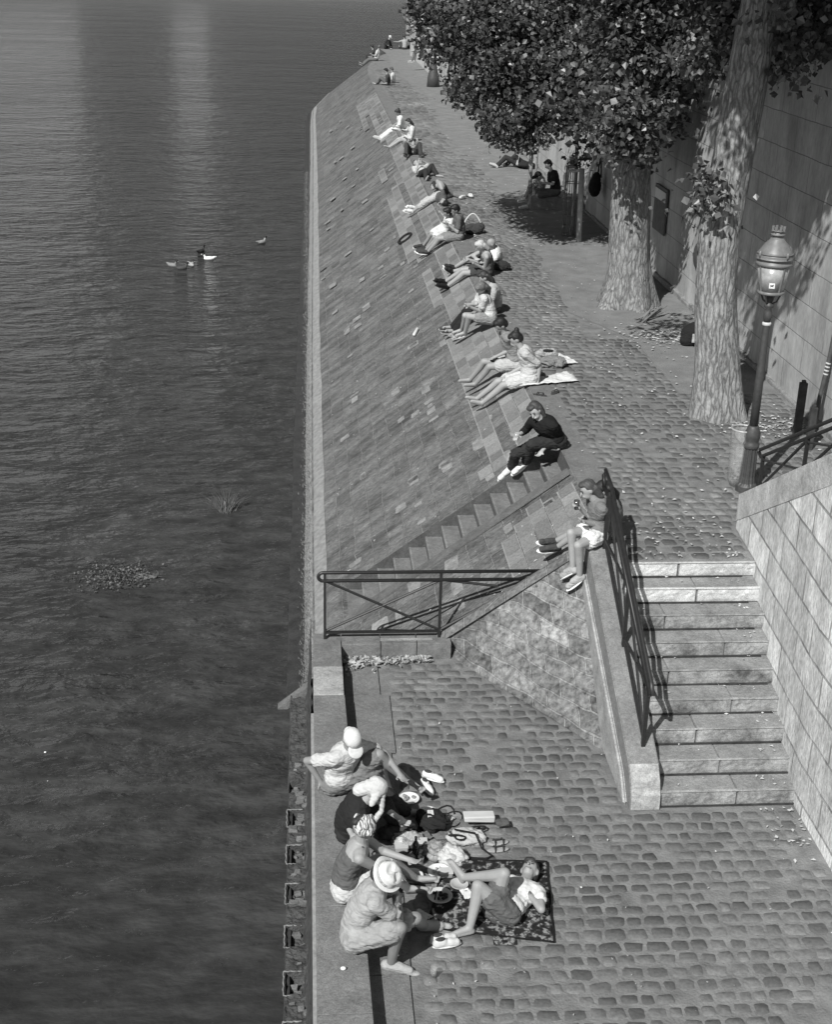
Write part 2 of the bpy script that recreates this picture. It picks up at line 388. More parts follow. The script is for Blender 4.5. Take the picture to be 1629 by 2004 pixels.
# far quay: the cobbles go on, here as small low stones too (fewer, larger rows)
cobbles('quay_cobbles', (3.95, 7.5, 40.05, 84), 0.0, .26, .34, lambda x, y: x < dirtx(y)+.3, 6, tone=.14, hi=.010)
bm = NB(); r2 = random.Random(3)
for a, b in zip(range(0, 40), range(1, 41)):
    ya, yb = 23.3+a*2.0, 23.3+b*2.0
    f = face(bm, [(dirtx(ya)+.02, ya, .006), (7.6, ya, .006), (7.6, yb, .006), (dirtx(yb)+.02, yb, .006)])
face(bm, [(5.87, 20, .006), (7.6, 20, .006), (7.6, 23.3, .006), (5.87, 23.3, .006)])
struct('dirt_strip', bm, M_DIRT)
# tree pit kerbs
# ---- lower landing
bm = NB()
pts = [(.3, 4), (5.05, 4), (5.05, 11.3), (3.6, 11.3), (3.3, 12.2), (3.3, 12.45), (1.75, 14.6), (.3, 14.6)]
f = face(bm, [(x, y, ZL) for x, y in pts]); bmesh.ops.triangulate(bm, faces=[f])
for f in bm.faces:
    if f.normal.z < 0: f.normal_flip()
struct('landing_ground', bm, M_JOINT)
def in_land(x, y):
    if y > 14.32 or x > 4.9: return False
    if x > 3.15: return y < 11.25
    hipy = 14.66 - (x-1.62)*1.488 if x > 1.62 else 99
    return y < hipy - .05
cobbles('landing_cobbles', (.92, 5.0, 6.6, 14.35), ZL, .172, .158, in_land, 9, tone=.125, hi=.008)
slabs('landing_edge_slabs', .40, .86, 6.0, 14.40, 1.5, ZL, M_SLAB, seed=8, h=.02)
# ---- hip face, ridge band
A, B_, Cc = Vector((1.62, 14.66, ZL-.02)), Vector((3.24, 12.25, ZL-.02)), Vector((3.25, 14.34, -.05))
A2 = Vector((1.60, 14.62, -1.37))
bm = NB(); N = 26; grid = {}
for i in range(N+1):
    for j in range(N+1-i):
        a, b = i/N, j/N; p = A + (B_-A)*a + (Cc-A)*b
        p = p + Vector((-.12, -.55, .6)).normalized()*(noise.noise(p*5)*.025 + (0.10*math.sin(math.pi*min(1, a+b))*a*1.2))
        if i == 0: p = A2 + (Cc-A2)*b if j else p
        grid[i, j] = bm.verts.new(p)
for i in range(N):
    for j in range(N-i):
        bm.faces.new((grid[i, j], grid[i+1, j], grid[i, j+1]))
        if i+j < N-1: bm.faces.new((grid[i+1, j], grid[i+1, j+1], grid[i, j+1]))
bmesh.ops.recalc_face_normals(bm, faces=bm.faces)
struct('hip_slope', bm, M_HIP, smooth=True)
# ridge band of dressed stone
bm = NB(); d = (Cc-A2); n1 = Vector((-.59, 0, .81)); n2 = Vector((-.1, -.55, .6)).normalized()
a0, a1 = A2 - d*.02, Cc + d*.0
face(bm, [a0+n1*.004+Vector((0, .05, 0)), a1+n1*.004+Vector((0, .05, 0)), a1+n1*.012, a0+n1*.012])
face(bm, [a0+n1*.012, a1+n1*.012, a1+Vector((.02, -.06, -.05))+n2*.02, a0+Vector((.02, -.05, -.08))+n2*.02])
struct('ridge_band', bm, M_SLOPE)

# ---- steps cut in the slope
fl = thing('slope_steps', 'narrow flight of stone steps cut into the embankment below the woman in black', 'steps', (3.4, 17.2, 0))
bm = NB(); n = 13; run, rise = .2275, .166
y0, y1 = 16.72, 17.7; x = 3.5; bmr = NB(); bmn = NB()
for i in range(n):
    zt = -i*rise - (0 if i else -.001); xa = 3.5 - i*run if i else 3.5; zz = slope_z(3.5 - i*run) if i else 0
    zt = slope_z(3.5-(i+1)*run) - .09
    # tread (level, at the height where the slope leaves it), riser behind it
    xo = 3.5-(i+1)*run; xi = 3.5 - i*run
    face(bm, [(xo, y0, zt+.01), (xi, y0, zt+.01), (xi, y1, zt+.01), (xo, y1, zt+.01)])
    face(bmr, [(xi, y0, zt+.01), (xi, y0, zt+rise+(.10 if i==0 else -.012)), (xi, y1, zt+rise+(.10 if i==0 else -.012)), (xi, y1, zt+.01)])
    if i: face(bmn, [(xi-.012, y0, zt+rise-.015), (xi-.012, y0, zt+rise+.01), (xi-.012, y1, zt+rise+.01), (xi-.012, y1, zt+rise-.015)]); face(bmn, [(xi-.012, y0, zt+rise+.013), (xi+.014, y0, zt+rise+.0131), (xi+.014, y1, zt+rise+.0131), (xi-.012, y1, zt+rise+.013)])
    for yy in (y0, y1): face(bmr, [(xo, yy, zt+.01), (xi, yy, zt+.01), (xi, yy, zt+rise+.10), (xo, yy, zt+.10)])
xe = 3.5-n*run; be = NB(); za = slope_z(xe)-.082
face(be, [(xe, y0, za), (xe, y1, za), (.42, y1, slope_z(.42)), (.42, y0, slope_z(.42))]); face(be, [(.42, y0, slope_z(.42)), (.42, y1, slope_z(.42)), (.05, y1, slope_z(.05)), (.05, y0, slope_z(.05))])
for yy in (y0, y1): face(be, [(xe, yy, za), (xe, yy, slope_z(xe)), (.42, yy, slope_z(.42))])
struct('slope_foot', be, M_SLOPE)
bmesh.ops.remove_doubles(bm, verts=bm.verts, dist=.0005); bmesh.ops.recalc_face_normals(bm, faces=bm.faces)
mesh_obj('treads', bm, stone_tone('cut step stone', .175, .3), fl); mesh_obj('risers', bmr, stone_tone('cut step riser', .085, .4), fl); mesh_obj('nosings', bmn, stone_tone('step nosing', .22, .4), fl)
bm = NB()   # border stones on both sides
for yy in (y0-.22,):
    prism(bm, [(3.46, .0-.03+.03), (3.46, .012), (.55, slope_z(.55)+.03), (.55, slope_z(.55)-.02)], 'Y', yy, yy+.22)
mesh_obj('border_stones', bm, stone_tone('step border', .12, .35), fl)

# ---- coping of the landing and the river wall below it
cp = thing('coping_wall', 'low stone coping wall along the river edge of the lower landing', 'wall', (.25, 10, ZL))
ZC = -1.40
bm = NB(); r2 = random.Random(2)
ys = [4, 5.4, 6.9, 8.3, 9.6, 11.0, 12.2, 13.245, 13.905, 14.74]
for i, (a, b) in enumerate(zip(ys, ys[1:])):
    if i == 7: continue
    n0_ = len(bm.verts); box(bm, .045, .38, a+.004, b-.004, ZL-.05, ZC + r2.uniform(-.003, .003), .006)
    bm.verts.ensure_lookup_table()
    for v_ in bm.verts[n0_:]:
        if v_.co.x > .2: v_.co.x += max(0, 14-v_.co.y)*.018
mesh_obj('coping_stones', bm, M_COPE, cp)
bm = NB(); box(bm, .042, .387, 13.25, 13.90, ZL-.05, ZC+.004, .01); mesh_obj('pale_coping_stone', bm, M_COPEL, cp)
bm = NB()
for a, b in ((.39, .86), (.868, 1.30), (1.308, 1.72)): box(bm, a, b, 14.44, 14.74, ZL-.05, ZC+.002, .008)
mesh_obj('end_coping', bm, M_COPE, cp)
bm = NB(); box(bm, .86, 1.5, 14.52, 14.58, ZC+.001, ZC+.0045); mesh_obj('worn_patch', bm, M_COPEL, cp)
bm = NB(); box(bm, .012, .045, 4, 12.9, -1.58, -1.425, .004); mesh_obj('lip', bm, grey('lip stone', .30, .9, .3, 20), cp)
rw = thing('river_wall', 'rough dark river wall with square sockets under the landing coping', 'wall', (-.1, 10, -2.87))
# battered wall with square sockets
pitch = .66; r2 = random.Random(8)
ZLg = -2.70                                   # foot ledge with the sockets
PR = [(.02-.05*k/6, -1.56-1.08*k/6) for k in range(7)] + [(-.03-.215*k/10, ZLg+.02-.03*k/10) for k in range(1, 11)] + [(-.255, -2.76), (-.27, -3.0)]
bm = NB(); NYs = 560; rows = []
for i in range(NYs+1):
    yy = 4 + (15.5-4)*i/NYs; row = []
    for k, (x, z) in enumerate(PR):
        ph = ((yy-8.0) % pitch)/pitch
        if 8 <= k <= 15 and ph < .45 and yy < 13.5: z -= .11
        if k < 7: x += noise.noise((0, yy*7, z*7))*.016 + noise.noise((3, yy*2.1, z*2))*.02
        else: z += noise.noise((x*9, yy*8, 2))*.030 + .02*noise.noise((x*30, yy*25, 2)); x += noise.noise((7, yy*5, 2))*.012
        row.append(bm.verts.new((x, yy, z)))
    rows.append(row)
for P, Q_ in zip(rows, rows[1:]):
    for k in range(len(PR)-1): bm.faces.new((P[k], Q_[k], Q_[k+1], P[k+1]))
bmesh.ops.recalc_face_normals(bm, faces=bm.faces)
mesh_obj('wall_face', bm, M_RUB, rw)
bm = NB(); bmk = NB()
for i in range(12):
    ya = 8.0 + pitch*(i-4)
    if ya > 13.3: continue
    w = lambda q: .005*math.sin(q*2.3+ya*7)
    tube(bm, [(-.262+w(q), ya-.01+.32*q/8, ZLg-.005) for q in range(9)], .009, 5)
    tube(bm, [(-.262+.17*q/8, ya+.305+w(q), ZLg) for q in range(9)], .009, 5)
    tube(bm, [(-.262+.12*q/8, ya-.01+w(q), ZLg-.01) for q in range(9)], .006, 5)
    box(bmk, -.245, -.205, ya+.02, ya+.285, ZLg-.09, ZLg-.035, 0, .006)
mesh_obj('socket_rims', bm, grey('socket rim', .20, .9, .5, 20), rw); mesh_obj('socket_shade', bmk, M_GRIME_SHADE, rw)  # dark strips stand in for the shade deep inside the socket lips
bm = NB()
for i in range(85):
    yy = r2.uniform(7.2, 14.2); x = r2.uniform(-.20, -.02); s = r2.uniform(.015, .05); z = ZLg - (.09 if ((yy-8.0) % pitch)/pitch < .45 else 0) + s*.2
    box(bm, x-s, x+s, yy-s*r2.uniform(.4, 1.0), yy+s*r2.uniform(.4, 1.4), z-s*.5, z+s*.5, .006, s*.35)
mesh_obj('loose_rubble', bm, M_PALE, rw)
# broken slab end of the toe at the corner
bm = NB(); prism(bm, [(.10, -2.44), (.0, -2.52), (-.42, -2.86), (-.38, -2.93), (.1, -2.6)], 'Y', 15.42, 15.56)
struct('toe_end_slab', bm, stone_tone('toe end stone', .12, .4))

# ---- stair parapet
pp = thing('stair_parapet', 'sloping stone parapet on the river side of the stairs', 'parapet', (3.36, 12.8, ZL))
bm = NB()
prism(bm, [(14.32, ZL-.1), (14.32, .05), (14.0, .05), (11.42, -1.20), (11.30, -1.33), (11.235, -1.45), (11.22, ZL-.02)], 'X', 3.215, 3.53)
bmesh.ops.bevel(bm, geom=list(bm.edges), offset=.012, segments=2, affect='EDGES')
mesh_obj('parapet_stone', bm, stone_tone('parapet stone', .20, .3), pp)
bm = NB()
prism(bm, [(14.2, ZL), (14.2, -.16), (11.55, -1.37), (11.3, ZL)], 'X', 3.172, 3.214)
bmesh.ops.bevel(bm, geom=list(bm.edges), offset=.02, segments=2, affect='EDGES')
mesh_obj('parapet_base', bm, stone_tone('parapet base', .33, .4), pp)
bm = NB(); prism(bm, [(11.425, -1.212), (11.303, -1.337), (11.237, -1.455), (11.222, -1.61), (11.215, -1.61), (11.226, -1.45), (11.292, -1.325), (11.418, -1.195)], 'X', 3.225, 3.52)
mesh_obj('parapet_nose', bm, stone_tone('parapet nose', .36, .55), pp)
# ---- stairs
st = thing('stone_staircase', 'broad flight of nine worn limestone steps between parapet and ramp wall', 'stairs', (4.27, 12.5, ZL))
for i in range(9):
    yr = 13.68 - .30*i; zt = -.18*i; x0 = 3.50; x1 = 5.2
    yb = yr + (.34 if i else .30); j = 4.2 + .35*math.sin(i*2.7)
    s = mesh_obj_dummy = None
    bm = NB()
    for a, b in ((x0, j-.004), (j+.004, x1)):
        box(bm, a, b, yr, yb - (.0 if i == 0 else .005), zt-.18, zt + (.004 if i == 0 else 0) + rnd.uniform(-.004, .004), .014, .003)
    step = mesh_obj('step', bm, M_STEPD, st)
    bm = NB()
    for a, b in ((x0+.02, j-.015), (j+.015, x1)):
        nx, nz = 14, 4; g = [[bm.verts.new((a+(b-a)*q/nx, yr-.004-.008*rnd.random()*(0 < k < nz)*(0 < q < nx), zt-.165+.15*k/nz)) for k in range(nz+1)] for q in range(nx+1)]
        for q in range(nx):
            for k in range(nz): bm.faces.new((g[q][k], g[q+1][k], g[q+1][k+1], g[q][k+1]))
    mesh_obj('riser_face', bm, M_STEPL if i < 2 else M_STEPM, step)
    bm = NB(); box(bm, x0+.03, 4.95, yr-.03, yr-.0145, zt-.176, zt-.160 + .0*i, 0, .003); mesh_obj('joint_shade', bm, M_GRIME_SHADE, step)  # dark strip painted as the joint shadow under each riser
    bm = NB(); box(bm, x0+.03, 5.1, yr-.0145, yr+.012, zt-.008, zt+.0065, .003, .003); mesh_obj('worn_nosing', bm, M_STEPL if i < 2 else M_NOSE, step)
bm = NB(); box(bm, 3.5, 5.2, 11.28, 13.6, -3, ZL-.02); mesh_obj('footing', bm, M_STEPD, st)

# ---- ramp wall beside the stairs (its parapet climbs towards the street)
rp = thing('ramp_wall', 'tall pale ashlar wall with sloping coping on the right of the stairs', 'wall', (5.2, 11, ZL))
facex = lambda y: 4.93 if y < 11.3 else 4.93 + (y-11.3)*.065
topz = lambda y: .46 + (14.62-y)*.54
bm = NB(); ysl = [4, 6, 8, 9.5, 10.5, 11.3, 12.2, 13.2, 14.0, 14.62]
for y0_, y1_ in zip(ysl, ysl[1:]):
    face(bm, [(facex(y0_), y0_, ZL-.1), (facex(y1_), y1_, ZL-.1), (facex(y1_), y1_, topz(y1_)-.34), (facex(y0_), y0_, topz(y0_)-.34)])
face(bm, [(facex(14.62), 14.62, -1.6), (5.45, 14.62, -1.6), (5.45, 14.62, .12), (facex(14.62), 14.62, .12)])
for y0_, y1_ in zip(ysl, ysl[1:]):
    face(bm, [(facex(y0_)+.32, y0_, ZL-.1), (facex(y0_)+.32, y0_, topz(y0_)-.34), (facex(y1_)+.32, y1_, topz(y1_)-.34), (facex(y1_)+.32, y1_, ZL-.1)])
bmesh.ops.recalc_face_normals(bm, faces=bm.faces)
mesh_obj('wall_face', bm, M_RAMP, rp)
bm = NB(); yl = [4, 5.5, 7.1, 8.6, 9.8, 11.2, 12.4, 13.5, 14.64]
for a, b in zip(yl, yl[1:]):
    a2 = a+.006
    vs = []
    for y in (a2, b):
        for x, z in ((-.008, -.342), (.335, -.342), (.335, 0), (-.008, 0)): vs.append(bm.verts.new((facex(y)+x, y, topz(y)+z)))
    for q in ((0, 1, 2, 3), (7, 6, 5, 4), (0, 4, 5, 1), (1, 5, 6, 2), (2, 6, 7, 3), (3, 7, 4, 0)): bm.faces.new([vs[i] for i in q])
bmesh.ops.recalc_face_normals(bm, faces=bm.faces)
mesh_obj('sloping_coping', bm, stone_tone('ramp coping', .46, .4), rp)
# flight behind the ramp wall, climbing to the street
us = thing('upper_staircase', 'flight of stone steps climbing behind the ramp wall', 'stairs', (6.4, 13, 0))
bm = NB()
for i in range(28): box(bm, 5.52, 7.5, 14.3-.33*(i+1), 14.3-.33*i, .18*i-.2, .18*(i+1))
mesh_obj('treads', bm, M_STEPD, us)
# ---- retaining wall
rt = thing('retaining_wall', 'high ashlar embankment wall behind the trees, half in leaf shade', 'wall', (7.6, 40, 0))
bm = NB()
face(bm, [(7.56, 4, -.05), (7.56, 108, -.05), (7.56, 108, 5.6), (7.56, 4, 5.6)][::-1])
face(bm, [(7.56, 108, -.05), (12, 116, -.05), (12, 116, 5.6), (7.56, 108, 5.6)][::-1])
bmesh.ops.recalc_face_normals(bm, faces=bm.faces)
mesh_obj('wall_face', bm, M_WALL, rt)
bm = NB(); box(bm, 7.42, 8.1, 4, 108, 5.601, 5.85, .03); box(bm, 7.60, 8.0, 4, 108, 5.86, 6.8, .03)
mesh_obj('cornice', bm, M_STEPM, rt)
bm = NB(); r2 = random.Random(5); y = 14.8
while y < 60:
    l = r2.uniform(.4, 1.1); box(bm, 7.50, 7.62, y, y+l, -.05, r2.uniform(.05, .12), .02, .01); y += l
mesh_obj('plinth', bm, M_STEPD, rt)
bm = NB(); face(bm, [(8.0, 4, 5.7), (60, 4, 5.7), (60, 140, 5.7), (8.0, 140, 5.7)]); struct('street_ground', bm, M_DIRT)
# far low wall at the tip
lw = thing('low_wall', 'low pale stone wall near the far tip of the quay', 'wall', (8.2, 88, 0))
bm = NB()
pA, pB = atZ(822, 124), atZ(846, 148)
pA = Vector((7.1, 92.5, 0)); pB = Vector((6.95, 81.0, 0))
box(bm, 7.1, 7.9, 80.5, 97, -.02, 1.1, .05)
mesh_obj('wall_body', bm, M_STEPL, lw)
# ---- far bank, unseen, shaped for dark bands in the water: quay wall and houses
fb = thing('far_bank', 'opposite river bank beyond the frame, shaped for its reflections in the river', 'bank', (-40, 330, 0))
bm = NB(); box(bm, -900, 700, 330, 345, WZ-.5, 4); mesh_obj('quay_wall', bm, grey('far quay stone', .2), fb)
M_FARBLOCK = grey('far dark block', .03, .9, .5, .05); M_FARL = grey('far foliage', .04, .9, .5, .3)
r2 = random.Random(17)
for x0, x1, h in ((-55, -50, 30), (-50, -37, 60), (-37, -34, 38), (-24, -19, 36), (-19, 20, 54), (20, 70, 46), (70, 140, 52), (-400, -110, 14)):
    bm = NB(); x = x0
    while x < x1:
        w_ = min(x1-x, r2.uniform(9, 15)); hh_ = h*r2.uniform(.9, 1.08); box(bm, x, x+w_, 352, 372, 0, hh_); prism(bm, [(x, hh_), (x+w_, hh_), (x+w_*.8, hh_+5), (x+w_*.2, hh_+5)], 'Y', 353, 371); x += w_
    mesh_obj('reflection_blocks', bm, M_FARBLOCK, fb)  # dark blocks added out of view, gaps set the bands mirrored in the river
# ================================================================ PEOPLE
def remeshed(name, bm, mat, parent, vox, smooth_it=3, folds=0, seed=0):
    o0 = world_loc(parent); me = bpy.data.meshes.new('tmp'); bmesh.ops.recalc_face_normals(bm, faces=bm.faces); bm.to_mesh(me); bm.free()
    ob = bpy.data.objects.new('tmp', me); C.objects.link(ob)
    rm = ob.modifiers.new('r', 'REMESH'); rm.mode = 'VOXEL'; rm.voxel_size = vox; rm.use_smooth_shade = True
    sm = ob.modifiers.new('s', 'SMOOTH'); sm.factor = .5; sm.iterations = smooth_it
    dg = bpy.context.evaluated_depsgraph_get(); dg.update(); ev = ob.evaluated_get(dg); m2 = bpy.data.meshes.new_from_object(ev)
    bpy.data.objects.remove(ob); bpy.data.meshes.remove(me)
    if folds:
        nn = [v.normal.copy() for v in m2.vertices]
        for v, n in zip(m2.vertices, nn):
            c = v.co; f = .25 - 1.1*abs(noise.noise((c.x*9+seed, c.y*9, c.z*26+c.x*14+c.y*9))) + .22*noise.noise((c.x*40, c.y*40+seed, c.z*40)); v.co = c + n*f*folds
    for v in m2.vertices: v.co -= o0
    m2.materials.clear(); m2.materials.append(mat); m2.name = name
    m2.polygons.foreach_set('use_smooth', [True]*len(m2.polygons))
    o = bpy.data.objects.new(name, m2); C.objects.link(o); o.parent = parent; return o
def cap(bm, a, b, ra, rb, n=10):
    a, b = Vector(a), Vector(b); d = (b-a)
    if d.length < 1e-4: d = Vector((0, 0, 1e-3)); b = a+d
    d = d.normalized(); P_ = []; R_ = []
    for t in (0.05, .35, .7, 1): P_.append(a - d*ra*math.cos(t*math.pi/2)); R_.append(max(.001, ra*math.sin(t*math.pi/2)))
    for t in (1, .7, .35, .05): P_.append(b + d*rb*math.cos(t*math.pi/2)); R_.append(max(.001, rb*math.sin(t*math.pi/2)))
    tube(bm, P_, R_, n)
def basis(z, y):
    z = z.normalized(); x = y.cross(z).normalized(); y = z.cross(x).normalized()
    return Matrix((x, y, z)).transposed()
def ik(a, c, l1, l2, bend):
    d = c-a; L = d.length
    if L >= (l1+l2)*.995: return (a*l2+c*l1)/(l1+l2)
    d.normalize(); x = (l1*l1-l2*l2+L*L)/(2*L); h = math.sqrt(max(0, l1*l1-x*x)); bend = (bend - d*bend.dot(d))
    if bend.length < 1e-3: bend = Vector((0, 0, 1)) - d*d.z
    return a + d*x + bend.normalized()*h
ZOOM = {1: (2.715, 540, 1380), 4: (3.2325, 840, 560), 5: (4.553, 700, 180), 6: (5.09, 680, 20), 7: (3.258, 900, 240), 'A': (10.02, 790, 300), 'B': (9.05, 830, 440), 'C': (6.264, 1120, 920), 'D': (4.287, 640, 1500), 'E': (8.015, 1020, 250)}
SKIN = lambda v: grey('skin %.2f' % v, v, .55, .08, 12, .15, .002, spec=.35)
def CLOTH(v, nm='cloth'):
    key = '%s %.3f' % (nm, v)
    if key in MATS: return MATS[key]
    t = NT(key); p = t.pos(1, 1, 2.0, warp=.05, wscale=4); n = t.noise(p, 7.5, 2, .45); f = t.noise(t.pos(), 170, 3)
    fold = t.math('ABSOLUTE', t.math('SUBTRACT', n, .5)); t.col(t.ramp(t.noise(t.pos(), 22, 4), [(.3, v*.88), (.7, v*1.1)]))
    t.l(t.bump(t.math('ADD', t.math('MULTIPLY', fold, 0 if nm in ('hat', 'straw', 'linen', 'shoe', 'sole') else 3.0), t.math('MULTIPLY', f, .06)), .75, .018), t.b.inputs['Normal']); t.b.inputs['Roughness'].default_value = .92; t.b.inputs['Specular IOR Level'].default_value = .25
    MATS[key] = t.m; return t.m
HAIR = lambda v: grey('hair %.3f' % v, v, .5, .45, 45, .8, .006, spec=.4, bscale=130)
def person(pid, label, z, base, F, J, wear, skin=.36, hair=('short', .02), s=1.0, vox=.014, sit=.105, look=None, group=None, swap=False, girth=1.0, hf=None, shw=1.0):
    k, ox, oy = ZOOM[z]
    def px(q): return ox + q[0]/k, oy + q[1]/k
    Y0 = None; s = s*1.06; CAM = Vector((0, 0, CZ))
    def sph(par, q, g, lo, hi):
        d0 = (g-par).length
        if lo <= d0 <= hi: return g
        L = hi if d0 > hi else lo; u, v = px(q); d = ray(u, v).normalized(); oc = CAM - par; b = oc.dot(d)
        for LL in (L, hi):
            disc = b*b - (oc.length_squared - LL*LL)
            if disc >= 0:
                r_ = math.sqrt(disc); c1, c2 = CAM + d*(-b-r_), CAM + d*(-b+r_)
                return c1 if (c1-g).length < (c2-g).length else c2
        c_ = CAM + d*(-b) - par; return par + c_.normalized()*hi
    def solve(q, dflt=0.0):
        u, v = px(q); m = q[2] if len(q) > 2 else dflt
        if m == 'q': return atZ(u, v, .0)
        if m == 'l': return atZ(u, v, ZL)
        if m == 'c': return atZ(u, v, ZC)
        if m == 's': return atS(u, v)
        if isinstance(m, tuple): return atZ(u, v, m[1])
        return atY(u, v, Y0 + m)
    B = solve(base); Y0 = B.y
    pv = solve(J['pv']) if 'pv' in J else B + Vector((0, 0, sit*s))
    if 'pv' in J and isinstance(base[2], str) and len(J['pv']) < 3: pass
    nk = sph(pv, J['nk'], solve(J['nk']) + Vector((F[0], F[1], 0))*.05, .43*s, .52*s); sp = nk - pv; up = sp.normalized()
    F = Vector(F) if len(F) == 3 else Vector((F[0], F[1], 0)); Fh = F.normalized()
    A = up.cross(Fh).normalized()
    if (A.y > 0) != swap: A = -A          # near side (n) is the one towards the camera
    if abs(A.y) < .15 and not swap and A.x > 0: A = -A
    Ft = A.cross(up); Ft = Ft if Ft.dot(Fh) > 0 else -Ft; Ft.normalize()
    hd = solve(J['hd'], nk.y - Y0) if 'hd' in J else nk + up*.2*s
    if 'hd' in J: hd = sph(nk, J['hd'], hd + Vector((F[0], F[1], 0))*.03, .175*s, .215*s)
    sh = {'n': nk - up*.045*s + A*.165*s*shw, 'f': nk - up*.045*s - A*.165*s*shw}
    hp = {'n': pv + A*.085*s, 'f': pv - A*.085*s}
    el, wr, kn, an, to = {}, {}, {}, {}, {}
    for c in 'nf':
        w = J.get('w'+c); e = J.get('e'+c); dyS = sh[c].y - Y0
        if w is None: wr[c] = sh[c] + Ft*.25*s - up*.30*s
        else: wr[c] = solve(w, dyS)
        if len(w or ()) > 2 and isinstance(w[2], str): wr[c].z += .05*s
        if w is not None and e is None: wr[c] = sph(sh[c], w, wr[c], .20*s, .54*s)
        if e is None: el[c] = ik(sh[c], wr[c], .29*s, .255*s, -up*.6 - Ft*.5 + (A if c == 'n' else -A)*.5)
        else:
            el[c] = solve(e, (dyS + wr[c].y-Y0)/2)
            el[c] = sph(sh[c], e, el[c], .25*s, .31*s)
            if w is not None: wr[c] = sph(el[c], w, wr[c], .22*s, .275*s)
        a_ = J.get('a'+c); k_ = J.get('k'+c)
        if a_ is None: an[c] = hp[c] + Ft*.5*s - Vector((0, 0, .1))
        else:
            an[c] = solve(a_, hp[c].y - Y0)
            if len(a_) > 2 and isinstance(a_[2], str): an[c].z += .075*s
        if k_ is None:
            if a_ is not None: an[c] = sph(hp[c], a_, an[c], .30*s, .86*s)
            kn[c] = ik(hp[c], an[c], .44*s, .43*s, Vector((0, 0, 1)) + Ft*.4)
        else:
            if len(a_) > 2 and a_[2] == 's':      # feet rest on the slope: meet the ground half-way between the seen pixel and the stone
                g_ = an[c].copy(); kn[c] = sph(hp[c], k_, solve(k_, (hp[c].y*.7+g_.y*.3) - Y0), .42*s, .48*s); q1 = sph(kn[c], a_, g_, .39*s, .45*s); dv = (q1-kn[c]).normalized()*.6 + (g_-kn[c]).normalized()*.4
                kn0 = kn[c]; kn[c] = kn[c] + Vector((0, 0, -min(.10, max(0, kn[c].z - slope_z(kn[c].x) - .30))))
                an[c] = kn[c] + dv.normalized()*.45*s; ex_ = an[c].z - slope_z(an[c].x) - .08
                if ex_ < 0: an[c].z -= ex_
                elif ex_ > .04: an[c].z -= min(ex_, .10); an[c] = kn[c] + (an[c]-kn[c]).normalized()*.45*s
            else: kn[c] = sph(hp[c], k_, solve(k_, (hp[c].y*.7+an[c].y*.3)/1 - Y0), .41*s, .48*s)
            if not (len(a_) > 2 and a_[2] == 's'): an[c] = sph(kn[c], a_, an[c], .39*s, .45*s)
        fl_z = {'q': 0.0, 'l': ZL}.get(a_[2]) if a_ and len(a_) > 2 and isinstance(a_[2], str) else None
        if fl_z is not None:
            if kn[c].z < fl_z + .07: kn[c].z = fl_z + .07
            if an[c].z < fl_z + .07: an[c].z = fl_z + .07; dq = an[c]-kn[c]; an[c] = kn[c] + Vector((dq.x, dq.y, 0)).normalized()*math.sqrt(max(.01, (.43*s)**2-dq.z**2)) + Vector((0, 0, dq.z))
        shin = (an[c]-kn[c]).normalized(); fwd = Fh - shin*Fh.dot(shin)
        if abs(F[2] if len(F) > 2 else 0) > .7 or fwd.length < .2: fwd = -(hp[c]-kn[c]) ; fwd = fwd - shin*fwd.dot(shin)
        t_ = J.get('t'+c)
        to[c] = solve(t_, an[c].y-Y0) if t_ else an[c] + (fwd.normalized()*.85 + shin*.35).normalized()*.17*s
        dd = to[c]-an[c]; to[c] = an[c] + dd.normalized()*min(.2*s, max(.13*s, dd.length))
    root = thing('person', label, 'person', tuple(B), group)
    g = girth
    # ---- face direction
    if look is None: look = (Ft*.8 - Vector((0, 0, .45))) if abs(up.z) > .4 else Ft
    lk = Vector(look).normalized(); hu = (hd-nk).normalized(); hu = (hu - lk*hu.dot(lk))
    hu = hu.normalized() if hu.length > .2 else up; hr = Matrix((hu.cross(-lk).normalized(), lk, hu)).transposed()      # columns: side, forward, up
    HM = lambda x, y, z_: hd + hr @ Vector((x*s, y*s, z_*s))
    near = vox < .009
    # curved spine
    mid = pv.lerp(nk, .45) - Ft*.035*s; ch = pv.lerp(nk, .74) - Ft*.02*s
    bt = basis(up, Ft)
    def torso(bm, inf=0.0, lo=True, hi=True):
        if lo: ell(bm, pv + up*(.02 if inf == 0 else .085)*s, ((.155*g)*s+inf, (.115*g)*s+inf, .12*s+inf*(inf == 0)), basis((mid-pv), Ft))
        ell(bm, mid, ((.135*g)*s+inf*1.3, (.10*g)*s+inf*1.3, .17*s+inf), bt)
        if hi: ell(bm, ch, ((.155*g*shw)*s+inf, (.11*g)*s+inf, .16*s+inf), bt)
        cap(bm, pv.lerp(mid, 0 if inf == 0 else .35), mid, .118*s*g+inf*1.2, .112*s*g+inf*1.2); cap(bm, mid, ch, .112*s*g+inf*1.2, .11*s*g+inf)
        if hi: cap(bm, sh['n'].lerp(sh['f'], .12), sh['n'].lerp(sh['f'], .88), .062*s+inf, .062*s+inf)
    def arm(bm, c, fr, inf=0.0):
        e0 = .052*s+inf; e1 = .038*s+inf; w1 = .026*s+inf
        if fr <= 1: cap(bm, sh[c], sh[c].lerp(el[c], fr), e0, e0+(e1-e0)*fr)
        else: cap(bm, sh[c], el[c], e0, e1); cap(bm, el[c], el[c].lerp(wr[c], fr-1), e1, e1+(w1-e1)*(fr-1))
